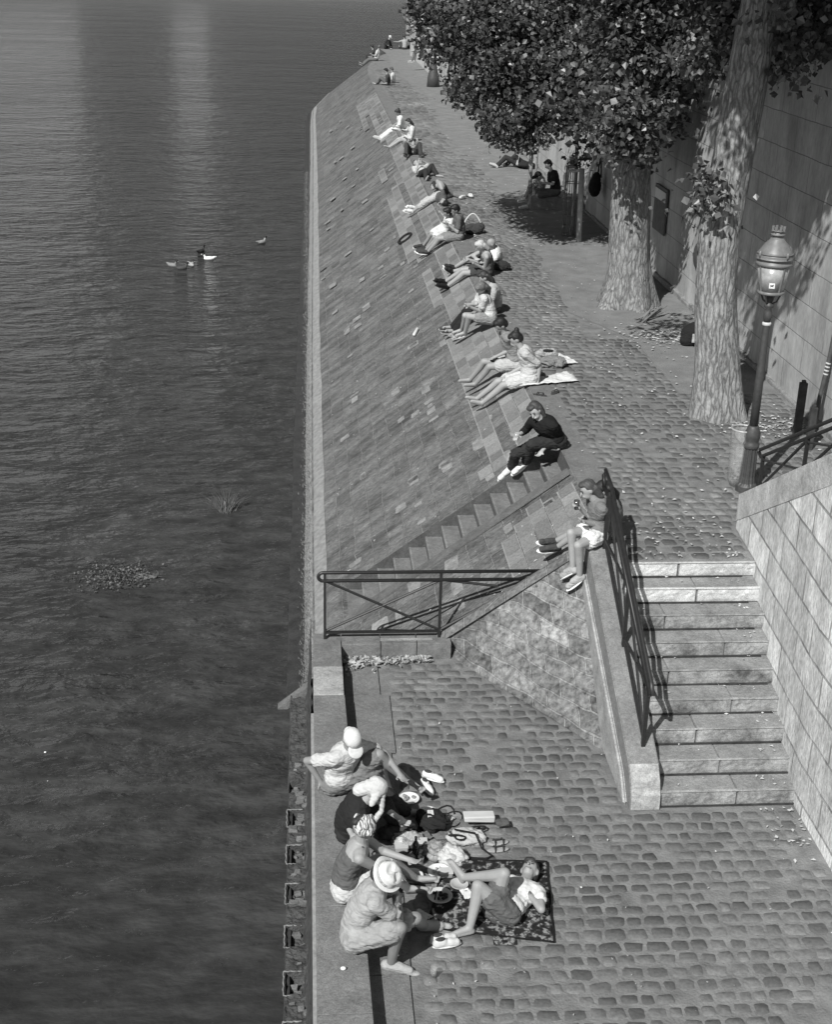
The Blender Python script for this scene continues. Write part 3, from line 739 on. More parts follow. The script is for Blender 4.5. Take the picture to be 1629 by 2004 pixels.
    def leg(bm, c, fr, inf=0.0, flare=0.0):
        t0 = .088*s*g+inf; t1 = .056*s+inf; a1 = .036*s+inf+flare
        if fr <= 1: cap(bm, hp[c], hp[c].lerp(kn[c], fr), t0, t0+(t1-t0)*fr + flare)
        else:
            cap(bm, hp[c], kn[c], t0, t1); f = fr-1
            cm = kn[c].lerp(an[c], .3) + (hp[c]-kn[c]).normalized()*.012*s
            if f > .3: cap(bm, kn[c], cm, t1, .054*s+inf); cap(bm, cm, cm.lerp(an[c], (f-.3)/.7), .054*s+inf, .054*s+inf+(a1-.054*s-inf)*(f-.3)/.7)
            else: cap(bm, kn[c], kn[c].lerp(an[c], f), t1, t1)
    bm = NB(); torso(bm)
    for c in 'nf':
        arm(bm, c, 2); leg(bm, c, 2)
        # foot
        sh_d = (an[c]-kn[c]).normalized(); heel = an[c] + sh_d*.035*s - (to[c]-an[c]).normalized()*.03*s
        cap(bm, heel, an[c], .030*s, .036*s); cap(bm, heel, to[c]+sh_d*.02*s, .030*s, .022*s); cap(bm, an[c], to[c], .036*s, .02*s)
        if near:
            sdv = sh_d.cross((to[c]-an[c])).normalized()
            for q in range(5): tp = to[c] + sh_d*.02*s + sdv*(q-2)*.014*s; cap(bm, tp, tp + (to[c]-an[c]).normalized()*(.035-.004*q)*s, .0095*s, .0085*s, 6)
        # hand
        fd = (wr[c]-el[c]).normalized(); ax2 = (A if c == 'n' else -A); nrm_ = fd.cross(ax2).normalized() if abs(fd.dot(ax2)) < .95 else Ft; sd_ = nrm_.cross(fd).normalized()
        palm = wr[c] + fd*.055*s
        ell(bm, palm, (.040*s, .048*s, .018*s), Matrix((sd_, fd, nrm_)).transposed(), 10, 8); cap(bm, wr[c], palm, .025*s, .026*s)
        if vox < .016:
            for q in range(4):
                b0 = palm + fd*.035*s + sd_*(q-1.5)*.019*s; m1 = b0 + (fd + nrm_*.25*(1 if q % 2 else 1.3))*.034*s*(1 if 0 < q < 3 else .85); m2_ = m1 + (fd*.6 + nrm_*.8)*.030*s
                r_ = max(.0085*s, vox*.75); cap(bm, b0, m1, r_, r_*.95, 6); cap(bm, m1, m2_, r_*.95, r_*.85, 6)
            tb0 = palm - fd*.01*s + sd_*.032*s*(1 if c == 'n' else -1); tb1 = tb0 + (fd*.6 + sd_*.8*(1 if c == 'n' else -1))*.035*s; cap(bm, tb0, tb1, max(.0105*s, vox*.8), max(.009*s, vox*.75), 6); cap(bm, tb1, tb1 + (fd*.8+nrm_*.4)*.025*s, max(.009*s, vox*.75), .008*s, 6)
    cap(bm, nk - up*.04*s, hd - hu*.03*s, .056*s, .052*s)
    ell(bm, HM(0, -.008, .012), (.075*s, .093*s, .100*s), hr); ell(bm, HM(0, .03, -.045), (.052*s, .056*s, .062*s), hr)
    if vox < .016:
        cap(bm, HM(0, .088, .008), HM(0, .108, -.022), .010*s, .014*s, 6)
        for q in (-1, 1): ell(bm, HM(q*.077, -.005, -.005), (.012*s, .022*s, .032*s), hr, 8, 6)
        cap(bm, HM(-.018, .090, -.055), HM(.018, .090, -.055), .009*s, .009*s, 6)
    body = remeshed('body', bm, SKIN(skin), root, vox, 4)
    if near or vox < .012:
        for q in (-1, 1):
            bm = NB(); ell(bm, HM(q*.030, .084, .012), (.012*s, .007*s, .007*s), hr, 8, 6); mesh_obj('eye', bm, grey('eye dark', .03, .3, .1), body, True)
            bm = NB(); cap(bm, HM(q*.016, .090, .030), HM(q*.045, .080, .034), .004*s, .003*s, 6); mesh_obj('eyebrow', bm, HAIR(max(.03, hair[1])), body)
        bm = NB(); cap(bm, HM(-.022, .091, -.054), HM(.022, .091, -.054), .0065*s, .0065*s, 6); mesh_obj('mouth', bm, grey('lips', .16, .5, .1), body, True)
    # ---- hair and hats
    st, hv = hair[0], hair[1]; vh = max(.008, vox*.85)
    if st != 'bald':
        bm = NB()
        if st in ('short', 'long', 'bun', 'bob', 'curly'):
            ell(bm, HM(0, -.026, .030), (.087*s, .092*s, .098*s), hr); ell(bm, HM(0, -.045, -.01), (.080*s, .075*s, .085*s), hr)
            ell(bm, HM(.012, .030, .085), (.062*s, .055*s, .036*s), hr)
        if st == 'bun': ell(bm, HM(0, -.10, .10), (.042*s, .042*s, .04*s), hr)
        if st == 'bob':
            for q in (-1, 1): cap(bm, HM(q*.07, -.02, .02), HM(q*.078, -.01, -.12), .035*s, .022*s)
            cap(bm, HM(0, -.08, 0), HM(0, -.09, -.11), .06*s, .05*s)
        if st == 'long':
            for q in (-1, 0, 1): cap(bm, HM(q*.05, -.07, .0), HM(q*.055, -.10, -.12), .048*s, .04*s); cap(bm, HM(q*.055, -.10, -.12), nk - Ft*.10*s + A*q*.05*s - up*.16*s, .04*s, .022*s)
        if st == 'curly':
            for q in range(26): 
                a = rnd.uniform(0, 6.28); h = rnd.uniform(-.16, .12); ell(bm, HM(.08*math.cos(a), -.03+.07*math.sin(a)*(1 if math.sin(a) < 0 else .4), h), .032*s, seg=8, rings=6)
        if st not in ('cap', 'fedora', 'scarf', 'cloth'): remeshed('hair', bm, HAIR(hv), body, vh, 1, folds=.006*s)
        else: bm.free()
        if st == 'cap':
            bm = NB(); ell(bm, HM(0, -.01, .040), (.086*s, .101*s, .080*s), hr); cap(bm, HM(0, -.06, 0), HM(0, -.07, -.01), .06*s, .05*s); cp_ = remeshed('cap', bm, CLOTH(hv, 'hat'), root, vh, 2)
            bm = NB(); ell(bm, HM(0, .11, .030), (.075*s, .075*s, .010*s), hr, 16, 8); mesh_obj('visor', bm, CLOTH(hv*.95, 'hat'), cp_, True)
        if st == 'fedora':
            bm = NB(); tl = hr @ Matrix.Rotation(-.10, 3, 'X')
            lv = [(.152, .030), (.155, .036), (.150, .040), (.100, .044), (.094, .10), (.088, .128), (.06, .140), (.02, .132), (.0, .128)]
            for a, b in zip(lv, lv[1:]):
                for q in range(28):
                    w0, w1 = 2*math.pi*q/28, 2*math.pi*(q+1)/28
                    def pt(r, z_, w):
                        zz = z_ + (.028*abs(math.sin(w))**2 if r > .12 else 0) - (.02 if (r < .07 and abs(math.cos(w)) < .9) else 0)*(1 if r > 0 else 1)
                        return HM(0, 0, .0) + tl @ Vector((r*math.cos(w)*.90*s*(.92 if r > .12 else 1), (r*math.sin(w)*1.06*(.92 if r > .12 else 1)-.005)*s, zz*s))
                    face(bm, [pt(a[0], a[1], w0), pt(a[0], a[1], w1), pt(b[0], b[1], w1), pt(b[0], b[1], w0)] if b[0] > 0 else [pt(a[0], a[1], w0), pt(a[0], a[1], w1), pt(0, b[1], 0)])
            bmesh.ops.remove_doubles(bm, verts=bm.verts, dist=.0004); bmesh.ops.recalc_face_normals(bm, faces=bm.faces)
            ht = mesh_obj('straw_hat', bm, CLOTH(hv, 'straw'), root, True)
            bm = NB(); tube(bm, [HM(0, 0, 0) + tl @ Vector((.101*.90*math.cos(2*math.pi*q/24)*s, (.101*1.06*math.sin(2*math.pi*q/24)-.005)*s, .056*s)) for q in range(24)], .011*s, 6, closed=True); mesh_obj('hat_band', bm, CLOTH(hv*.55, 'band'), ht)
            bm = NB(); ell(bm, HM(0, -.04, -.01), (.078*s, .065*s, .07*s), hr); remeshed('hair', bm, HAIR(.04), body, vh, 1, folds=.004)
        if st == 'scarf':
            bm = NB(); ell(bm, HM(0, -.02, .03), (.090*s, .098*s, .098*s), hr); ell(bm, HM(-.05, -.09, .0), (.04*s, .035*s, .035*s), hr); cap(bm, HM(-.06, -.02, .09), HM(.06, -.04, .09), .03*s, .03*s); cap(bm, HM(-.07, .03, .06), HM(.07, .03, .06), .026*s, .026*s)
            t = NT('patterned scarf'); p = t.pos(warp=.08, wscale=9); wv = t.n('ShaderNodeTexWave'); wv.inputs['Scale'].default_value = 12; wv.inputs['Distortion'].default_value = 9; t.l(p, wv.inputs['Vector'])
            t.col(t.ramp(wv.outputs['Fac'], [(.3, .12), (.5, .5), (.8, .6)])); t.b.inputs['Roughness'].default_value = .85
            remeshed('headscarf', bm, t.m, root, vh, 1, folds=.010*s)
            bm = NB(); cap(bm, HM(-.02, -.09, .06), HM(.03, -.11, .03), .03*s, .035*s); remeshed('hair', bm, HAIR(.03), body, vh, 1)
        if st == 'cloth':
            bm = NB(); ell(bm, HM(0, -.015, .035), (.088*s, .100*s, .094*s), hr); cap(bm, HM(0, -.05, .02), HM(-.02, -.10, -.10), .068*s, .060*s); cap(bm, HM(.04, -.0, .03), HM(.10, .02, -.07), .05*s, .03*s)
            cap(bm, HM(.03, .06, .02), HM(.05, .16, -.10), .030*s, .022*s); cap(bm, HM(.05, .16, -.10), HM(.03, .19, -.24), .022*s, .03*s)
            remeshed('white_headcloth', bm, CLOTH(.52, 'linen'), root, vh, 2, folds=.009*s)
    elif near is None: pass
    # ---- clothes
    vc = max(.010, vox)
    for kind, val, *ex in wear:
        bm = NB(); m_ = ex[1] if len(ex) > 1 and ex[1] else CLOTH(val)
        if kind in ('tshirt', 'shirt', 'jacket'):
            fr = ex[0] if ex else {'tshirt': .62, 'shirt': 1.85, 'jacket': 1.8}[kind]; inf = .017*s if kind != 'jacket' else .026*s
            torso(bm, inf); cap(bm, nk-up*.05*s, nk-up*.005*s, .07*s, .062*s)
            for c in 'nf':
                arm(bm, c, fr, inf*1.1)
                if fr < 1: cap(bm, sh[c].lerp(el[c], fr*.6), sh[c].lerp(el[c], fr*.98), .062*s, .070*s)
            remeshed(kind, bm, m_, root, vc, 8, folds=.010*s)
        elif kind == 'tank':
            torso(bm, .012*s, hi=False); ell(bm, ch - up*.025*s, ((.15*g)*s+.010, (.108*g)*s+.012, .135*s), bt)
            for c in 'nf':
                q = sh[c].lerp(sh['f' if c == 'n' else 'n'], .25); cap(bm, q - up*.05*s + Ft*.035*s, q + up*.052*s, .03*s, .018*s); cap(bm, q - up*.05*s - Ft*.045*s, q + up*.052*s, .03*s, .018*s)
            remeshed('tank_top', bm, m_, root, vc, 6, folds=.011*s)
        elif kind in ('shorts', 'trousers', 'briefs'):
            fr = ex[0] if ex else {'shorts': .85, 'trousers': 1.92, 'briefs': .3}[kind]; inf = .018*s
            ell(bm, pv, ((.165*g)*s+.004, (.125*g)*s+.004, .115*s), basis(mid-pv, Ft))
            for c in 'nf':
                leg(bm, c, fr, inf, .022*s if kind == 'shorts' else .014*s)
            remeshed(kind, bm, m_, root, vc, 3, folds=.016*s)
        elif kind in ('shoes', 'sandals'):
            bm.free()
            for c in 'nf':
                bm = NB(); sh_d = (an[c]-kn[c]).normalized(); fdv = (to[c]-an[c]).normalized(); heel = an[c] + sh_d*.038*s - fdv*.035*s; tt = to[c] + sh_d*.02*s + fdv*.03*s
                cap(bm, heel, tt, .045*s, .039*s); cap(bm, an[c] + sh_d*.01*s, to[c] - fdv*.04*s, .049*s, .040*s)
                if kind == 'sandals':
                    bm.free(); bm = NB()
                    for f_ in (.15, .45, .8): ctr = heel.lerp(tt, f_) - sh_d*.006; ell(bm, ctr, (.046*s, .014*s, .042*s), Matrix((sh_d.cross(fdv).normalized(), fdv, -sh_d)).transposed(), 10, 8)
                    cap(bm, heel+sh_d*.03*s, tt+sh_d*.03*s, .032*s, .030*s)
                so_ = remeshed('shoe' if kind == 'shoes' else 'sandal', bm, m_, root, max(.007, vox*.8), 2)
                bm = NB(); mt = Matrix((sh_d.cross(fdv).normalized(), fdv, -sh_d)).transposed(); ell(bm, heel.lerp(tt, .5) + sh_d*.034*s, (.052*s, ((tt-heel).length/2+.048*s), .016*s), mt, 14, 8)
                mesh_obj('sole', bm, CLOTH(ex[0] if ex else .6, 'sole'), so_, True)
        elif kind == 'skirt':
            cap(bm, pv, pv.lerp(kn['n'].lerp(kn['f'], .5), .8), .16*s, .15*s); [leg(bm, c, .95, .03*s, .02) for c in 'nf']; remeshed('skirt', bm, m_, root, vc, 2, folds=.012)
        elif kind == 'watch':
            c = ex[0] if ex else 'f'; q = wr[c] - (wr[c]-el[c]).normalized()*.03*s; cap(bm, q, q + (wr[c]-el[c]).normalized()*.02, .031*s, .031*s); mesh_obj('wristwatch', bm, grey('watch', .5, .3, .1, metal=.8), root)
        else: bm.free()
    return dict(root=root, hd=hd, nk=nk, pv=pv, wr=wr, el=el, an=an, kn=kn, to=to, sh=sh, HM=HM, Ft=Ft, up=up, A=A)
NV, MV, FV = .0075, .012, .024
# ---- picnic on the lower landing
p1 = person('p1', 'man in white t-shirt and white cap sitting on the coping, leaning back on one hand', 1, (335, 455, 'c'), (.64, -.77), dict(nk=(385, 235, .02), hd=(402, 180, -.05), en=(165, 295, -.05), wn=(228, 392, -.12), ef=(575, 250, .0), wf=(650, 355, -.15), kn=(560, 325, -.28), an=(605, 500, 'l'), kf=(548, 262, -.05), af=(695, 395, 'l')),
   [('tshirt', .50), ('shorts', .17)], .25, ('cap', .62), vox=NV, look=(.25, -.5, -.85), girth=1.04, swap=False)
p2 = person('p2', 'woman in black with a white cloth draped over her head at the picnic', 1, (385, 690, 'c'), (1, -.15), dict(nk=(455, 520), hd=(512, 450), en=(365, 600, -.05), wn=(402, 680, -.2), wf=(640, 590, .1), an=(640, 660, 'l'), af=(690, 600, 'l')),
   [('tshirt', .02, .5), ('trousers', .025)], .34, ('cloth', .8), vox=NV)
p3 = person('p3', 'woman in grey tank top and patterned headscarf reaching over the picnic food', 1, (365, 1010, 'c'), (1, -.1), dict(nk=(430, 730), hd=(468, 655, 0), en=(545, 868, -.14), wn=(640, 900, -.05), ef=(570, 775, .1), wf=(690, 815, .05), an=(700, 1010, 'l'), af=(745, 960, 'l')),
   [('tank', .105), ('shorts', .5)], .31, ('scarf', .5), vox=NV, s=.97)
p4 = person('p4', 'man in pale straw hat, light t-shirt, shorts and grey trainers sitting on the coping', 1, (420, 1270, 'c'), (1, -.12), dict(nk=(515, 960), hd=(570, 905), en=(655, 1140, -.1), wn=(655, 1060, .12), ef=(640, 1010, .15), wf=(640, 1070, .05), kn=(660, 1185, -.1), an=(612, 1372, 'l'), tn=(735, 1425, 'l'), kf=(755, 1130, .08), af=(770, 1240, 'l')),
   [('tshirt', .34, .6), ('shorts', .29, .80), ('shoes', .36, .6), ('watch', .5, 'f')], .23, ('fedora', .66), vox=NV, girth=1.0)
p5 = person('p5', 'woman lying on her back on the camouflage blanket, one leg crossed over the raised knee', 1, (1215, 1120, 'l'), (-.1, 0, 1), dict(pv=(1200, 1095, ('Z', ZL+.13)), nk=(1322, 950, ('Z', ZL+.16)), hd=(1352, 880, ('Z', ZL+.14)), en=(1412, 1085, ('Z', ZL+.10)), wn=(1345, 1000, ('Z', ZL+.26)), ef=(1270, 945, ('Z', ZL+.12)), wf=(1300, 985, ('Z', ZL+.27)), kn=(1075, 960), an=(1030, 1185, 'l'), kf=(1215, 895), af=(1000, 915, .25)),
   [('tshirt', .62, .4), ('shorts', .11, .55), ('watch', .7, 'n')], .30, ('short', .03), vox=NV, s=.95, look=(-.15, -.1, 1))
# ---- the two girls on the parapet end
g2 = person('g2', 'dark-haired girl in grey top half hidden behind the stair handrail, legs stretched on the slope', 4, (1140, 1560, 'q'), (-1, -.25), dict(nk=(1150, 1370), hd=(1118, 1290), wn=(1030, 1480), wf=(1000, 1450), kn=(985, 1520, .02), an=(800, 1650, 's'), kf=(970, 1490, .1), af=(770, 1590, 's')),
   [('tshirt', .12), ('shorts', .4, .5), ('shoes', .06, .75)], .29, ('long', .02), s=.92, vox=.010)
g1 = person('g1', 'girl in grey top and white shorts drinking, bare legs hanging from the parapet', 4, (1060, 1612, ('Z', .05)), (-1, -.2), dict(nk=(1065, 1355), hd=(1022, 1287), en=(1068, 1510, -.05), wn=(990, 1492), ef=(1030, 1470, .05), wf=(960, 1408, .0), kn=(945, 1640, -.15), an=(955, 1835, -.25), kf=(900, 1560, -.02), af=(912, 1785, -.08), tn=(895, 1880, -.25), tf=(855, 1815, -.08)),
   [('tshirt', .17, .35), ('shorts', .66, .45), ('shoes', .35, .8)], .32, ('long', .06), s=.92, vox=.009, look=(-1, -.3, -.45))
# ---- row on the quay edge, nearest first
wb = person('wb', 'woman in black sweater and dark trousers with white shoes, smiling down at her cup', 4, (790, 1020, 'q'), (-.72, -.70), dict(nk=(712, 855), hd=(682, 785), en=(782, 960, -.05), wn=(722, 1035, -.2), ef=(618, 905, .05), wf=(572, 940, -.05), kn=(655, 955, -.2), an=(608, 1095, 's'), kf=(548, 1020, -.05), af=(522, 1165, 's')),
   [('shirt', .012, 1.55), ('trousers', .028), ('shoes', .68, .7)], .36, ('bob', .05), vox=.009, girth=1.12, look=(-.45, -.75, -.45))
m13 = person('m13', 'barefoot person with dark hair and pale t-shirt leaning back on a straight arm', 4, (640, 612, 'q'), (-1, -.05), dict(nk=(612, 395), hd=(562, 335), en=(702, 500, -.1), wn=(690, 590, -.12), ef=(600, 505, .1), wf=(455, 585, .05), kn=(470, 625, -.1), an=(290, 745, 's'), kf=(425, 585, .05), af=(240, 708, 's')),
   [('tshirt', .45, .8), ('shorts', .5, .7)], .32, ('bun', .015), vox=MV)
m12 = person('m12', 'barefoot person in grey t-shirt looking down with a dark bag on the lap', 4, (545, 530, 'q'), (-1, -.1), dict(nk=(497, 300), hd=(455, 245), en=(522, 400, -.05), wn=(415, 450), wf=(440, 455, .12), kn=(385, 470, -.08), an=(262, 590, 's'), kf=(350, 440, .08), af=(228, 565, 's')),
   [('tshirt', .22, .6), ('shorts', .42, .6)], .29, ('short', .015), vox=MV)
m11 = person('m11', 'dark-haired person in patterned light jacket and dark trousers with strappy sandals', 'B', (1240, 1560, 'q'), (-1, -.15), dict(nk=(1185, 1080), hd=(1090, 935), wn=(900, 1420), wf=(850, 1400), kn=(760, 1450, 0), an=(500, 1830, 's'), kf=(740, 1430, .15), af=(440, 1730, 's')),
   [('jacket', .36), ('trousers', .02), ('sandals', .05, .3)], .32, ('long', .03), vox=MV)
m10 = person('m10', 'light-brown-haired woman in white t-shirt hugging her bent bare knees', 'B', (1175, 1760, 'q'), (-1, -.15), dict(nk=(1060, 1235), hd=(1010, 1120), en=(1000, 1530, -.08), wn=(820, 1455), ef=(930, 1400, .05), wf=(780, 1415), kn=(800, 1520, -.06), an=(705, 1850, 's'), kf=(735, 1510, .1), af=(650, 1790, 's')),
   [('tshirt', .50), ('shorts', .22, .55), ('sandals', .3, .4)], .34, ('long', .13), vox=MV)
m9 = person('m9', 'bald man in white striped t-shirt and dark patterned shorts with one knee raised', 'B', (1260, 740, 'q'), (-1, -.1), dict(nk=(1240, 450), hd=(1195, 330), wn=(820, 620), wf=(800, 560), kf=(560, 530, .25), af=(345, 800, 's'), kn=(600, 760, .1), an=(320, 950, 's')),
   [('tshirt', .70), ('shorts', .05, .95), ('shoes', .03, .7)], .30, ('bald', 0), vox=MV, girth=1.08)
m8 = person('m8', 'blonde woman in dark grey tank top and dark shorts with pointed black shoes', 'B', (1110, 900, 'q'), (-1, -.1), dict(nk=(1085, 470), hd=(1000, 375), en=(1075, 780, -.1), wn=(900, 690), ef=(870, 550, .1), wf=(980, 640, .02), kn=(650, 850, -.08), an=(330, 1080, 's'), kf=(620, 800, .06), af=(240, 1010, 's')),
   [('tank', .10), ('shorts', .05, .55), ('shoes', .012, .02)], .32, ('long', .45), vox=MV)
m7 = person('m7', 'dark-haired man in grey t-shirt and patterned shorts eating, trainers with white soles', 'A', (1080, 1700, 'q'), (-1, -.1), dict(nk=(1105, 1215), hd=(1015, 1100), en=(1060, 1550, -.08), wn=(890, 1400), ef=(1000, 1450, .1), wf=(830, 1380, .05), kn=(700, 1670, -.08), an=(420, 1930, 's'), kf=(660, 1640, .06), af=(370, 1880, 's')),
   [('tshirt', .11), ('shorts', .2, .6), ('shoes', .06, .75)], .30, ('short', .012), vox=MV)
m6 = person('m6', 'dark-haired person in white shorts holding food to the mouth beside the man in grey', 'A', (800, 1590, 'q'), (-1, -.1), dict(nk=(905, 1260), hd=(860, 1160), en=(905, 1340, -.05), wn=(745, 1180, -.05), wf=(780, 1500), kn=(610, 1560, -.08), an=(400, 1790, 's'), kf=(560, 1500, .05), af=(330, 1740, 's')),
   [('tshirt', .6, .5), ('shorts', .62, .8), ('shoes', .04, .5)], .30, ('short', .012), vox=MV)
m6b = person('m6b', 'man in dark grey t-shirt and light trousers with white shoes bending forward', 'A', (700, 960, 'q'), (-1, -.1), dict(nk=(810, 890, -.5), hd=(800, 965, -.62), wn=(640, 1080, -.6), wf=(720, 1060, -.5), kn=(430, 960, -.1), an=(110, 1120, 's'), kf=(480, 890, .1), af=(70, 1080, 's')),
   [('tshirt', .09), ('trousers', .42, 1.45), ('shoes', .7, .7)], .30, ('short', .012), vox=.014)
m5 = person('m5', 'curly-haired person in dark tank top bending over, grey trousered legs turned to the quay', 'A', (805, 880, 'q'), (-.8, -.3), dict(nk=(700, 600), hd=(590, 650, -.1), en=(690, 700, -.1), wn=(560, 820, -.1), wf=(600, 840, .1), kn=(960, 860, .0), an=(1130, 1090, 'q'), kf=(980, 790, .15), af=(1180, 1100, 'q')),
   [('tank', .03), ('trousers', .16), ('shoes', .6, .7)], .29, ('curly', .035), vox=.014)
m4 = person('m4', 'person lying on the quay edge in white shirt and dark trousers holding up a phone', 'A', (400, 470, 'q'), (0, 0, 1), dict(nk=(300, 280, ('Z', .14)), hd=(250, 195, ('Z', .16)), en=(240, 380, ('Z', .12)), wn=(300, 180, ('Z', .40)), ef=(500, 215, ('Z', .25)), wf=(370, 150, ('Z', .4)), kn=(430, 340, -.1), an=(440, 590, 'q'), kf=(560, 245, .1), af=(640, 500, 'q')),
   [('tshirt', .50), ('trousers', .03)], .34, ('short', .02), vox=.015, look=(-.2, -.2, 1))
m3 = person('m3', 'person lying flat with both dark-trousered knees raised towards the camera', 5, (492, 560, 'q'), (0, -.2, 1), dict(nk=(495, 490, ('Z', .13)), hd=(497, 462, ('Z', .13)), kn=(435, 468, -.25), an=(432, 590, 'q'), kf=(555, 462, -.25), af=(562, 575, 'q')),
   [('tshirt', .30), ('trousers', .05), ('shoes', .04, .2)], .30, ('short', .02), vox=.015, look=(0, 0, 1))
m2 = person('m2', 'long-haired person in white long-sleeved shirt reading with bare legs stretched out', 5, (470, 437, 'q'), (-1, -.1), dict(nk=(482, 310), hd=(462, 268), wn=(415, 385), wf=(395, 340), kn=(375, 432, -.08), an=(262, 512, 's'), kf=(360, 420, .08), af=(240, 495, 's')),
   [('shirt', .52), ('shorts', .4, .5)], .34, ('long', .02), vox=.015)
m1 = person('m1', 'person with a dark hair bun, white blouse and white trousers, farthest of the edge row', 5, (385, 335, 'q'), (-1, -.1), dict(nk=(372, 215), hd=(358, 180), wn=(310, 300), wf=(330, 290), kn=(290, 350, -.05), an=(200, 440, 's'), kf=(280, 345, .1), af=(175, 428, 's')),
   [('tshirt', .7), ('trousers', .60), ('shoes', .5, .5)], .29, ('bun', .03), vox=.015)
# ---- far end of the quay
f7 = person('f7', 'person in dark t-shirt sitting cross-legged on the far quay beside a smaller companion', 6, (405, 748, 'q'), (-1, .2), dict(nk=(398, 645), hd=(385, 600), kn=(330, 672), an=(318, 745, 'q'), kf=(345, 680), af=(300, 742, 'q')), [('tshirt', .05), ('trousers', .12)], .3, ('short', .015), vox=FV)
f8 = person('f8', 'smaller person in pale top sitting just right of the dark t-shirt pair mate', 6, (455, 725, 'q'), (-1, .3), dict(nk=(447, 630), hd=(440, 588), an=(400, 720, 'q'), af=(395, 712, 'q')), [('tshirt', .5), ('shorts', .3)], .29, ('short', .08), vox=FV, s=.95)
f1b = person('f1b', 'dark-haired person mostly hidden behind the man in white at the far corner', 6, (262, 480, 'q'), (-1, .3), dict(nk=(256, 400), hd=(246, 365), an=(190, 520, .2), af=(185, 510, .3)), [('tshirt', .05), ('trousers', .04)], .3, ('short', .015), vox=FV)
f1 = person('f1', 'person in loose white t-shirt sitting with legs over the far corner of the slope', 6, (285, 505, 'q'), (-1, .2), dict(nk=(305, 395), hd=(322, 362), kn=(210, 492, .0), an=(135, 562, .05), kf=(215, 480), af=(125, 552, .1)), [('tshirt', .50), ('trousers', .12), ('shoes', .05, .5)], .34, ('short', .1), vox=FV, girth=1.2, look=(.5, .6, -.1))
f2 = person('f2', 'person in dark jacket and light cap sitting at the far end of the quay', 6, (385, 388, 'q'), (.6, -.6), dict(nk=(415, 290), hd=(430, 255), an=(425, 392, 'q'), af=(440, 385, 'q')), [('jacket', .03), ('trousers', .03)], .34, ('cap', .6), vox=FV)
f3 = person('f3', 'person in light grey shirt with back turned and one arm stretched left, far end', 6, (572, 392, 'q'), (-.3, 1), dict(nk=(568, 285), hd=(565, 245), wn=(470, 312), an=(520, 380, 'q'), af=(610, 380, 'q')), [('tshirt', .34), ('trousers', .05)], .29, ('short', .015), vox=FV, girth=1.1)
f4 = person('f4', 'dark-clothed person sitting right of the light grey shirt at the far end', 6, (628, 385, 'q'), (-.8, -.4), dict(nk=(622, 290), hd=(614, 258), an=(590, 388, 'q'), af=(580, 380, 'q')), [('tshirt', .02), ('trousers', .02)], .4, ('long', .012), vox=FV)
f5 = person('f5', 'person in white top and dark skirt standing at the edge of the leaves far away', 6, (678, 372, 'q'), (-.6, -.7), dict(pv=(678, 285), nk=(680, 200), hd=(681, 160), an=(672, 368, 'q'), af=(684, 368, 'q')), [('tshirt', .50), ('skirt', .03)], .29, ('short', .1), vox=FV)
f6 = person('f6', 'person in grey sitting on the front end of the low pale wall', 6, (745, 410, ('Z', 1.1)), (-1, -.35), dict(nk=(748, 315), hd=(740, 272), kn=(665, 425), an=(640, 512, 'q'), kf=(680, 415), af=(670, 508, 'q')), [('tshirt', .09), ('trousers', .14), ('shoes', .4, .5)], .34, ('short', .02), vox=FV)
# ---- in the shade by the wall
s1 = person('s1', 'person in dark clothes lying in the shade with both knees drawn up', 7, (395, 288, 'q'), (0, 0, 1), dict(nk=(450, 270, ('Z', .14)), hd=(478, 262, ('Z', .14)), kn=(285, 215, -.2), an=(238, 290, 'q'), kf=(352, 215, .05), af=(325, 288, 'q')), [('tshirt', .02), ('trousers', .03), ('shoes', .4, .3)], .29, ('short', .015), vox=.016, look=(0, 0, 1))
s2 = person('s2', 'man in black t-shirt seated on the stone bench in leaf shade, white shoes', 'E', (540, 1075, ('Z', .38)), (-1, -.25), dict(nk=(490, 660), hd=(430, 575), wn=(350, 870), wf=(330, 850), kn=(250, 1060, -.1), an=(200, 1240, 'q'), kf=(230, 1010, .1), af=(120, 1250, 'q')), [('tshirt', .012), ('shorts', .08), ('shoes', .68, .7)], .29, ('short', .012), vox=.014)
s3 = person('s3', 'person in black cap and grey shorts bent forward beside the man in black', 'E', (300, 1000, ('Z', .38)), (-1, -.1), dict(nk=(310, 820), hd=(270, 750), wn=(200, 900), wf=(190, 880), kn=(120, 980, 0), an=(80, 1110, 'q'), kf=(130, 950, .15), af=(60, 1090, 'q')), [('tshirt', .25), ('shorts', .18), ('shoes', .6, .6)], .29, ('cap', .015), vox=.014, s=.95)
# ================================================================ TREES
def bark_mat(name, v, sc):
    t = NT(name); p = t.pos(1, 1, .16, warp=.10, wscale=4)
    n = t.noise(p, sc*2.2, 7, .75); w = t.n('ShaderNodeTexVoronoi'); w.feature = 'DISTANCE_TO_EDGE'; w.inputs['Scale'].default_value = sc*1.9; t.l(p, w.inputs['Vector'])
    r = t.ramp(w.outputs['Distance'], [(0, .45), (.16, .9), (.5, 1.15)])
    f = t.noise(t.pos(1, 1, .5), 40, 4, .7)
    a = t.math('MULTIPLY', t.ramp(n, [(.3, v*.5), (.5, v), (.72, v*1.5)]), r); a = t.math('MULTIPLY', a, t.ramp(f, [(.3, .7), (.7, 1.25)])); t.col(a)
    h = t.math('ADD', t.math('ADD', r, n), t.math('MULTIPLY', f, .4)); t.l(t.bump(h, .9, .022), t.b.inputs['Normal']); t.b.inputs['Roughness'].default_value = .95; return t.m
M_BARK = bark_mat('furrowed bark', .27, 9); M_BARK2 = bark_mat('furrowed pale bark', .31, 8)
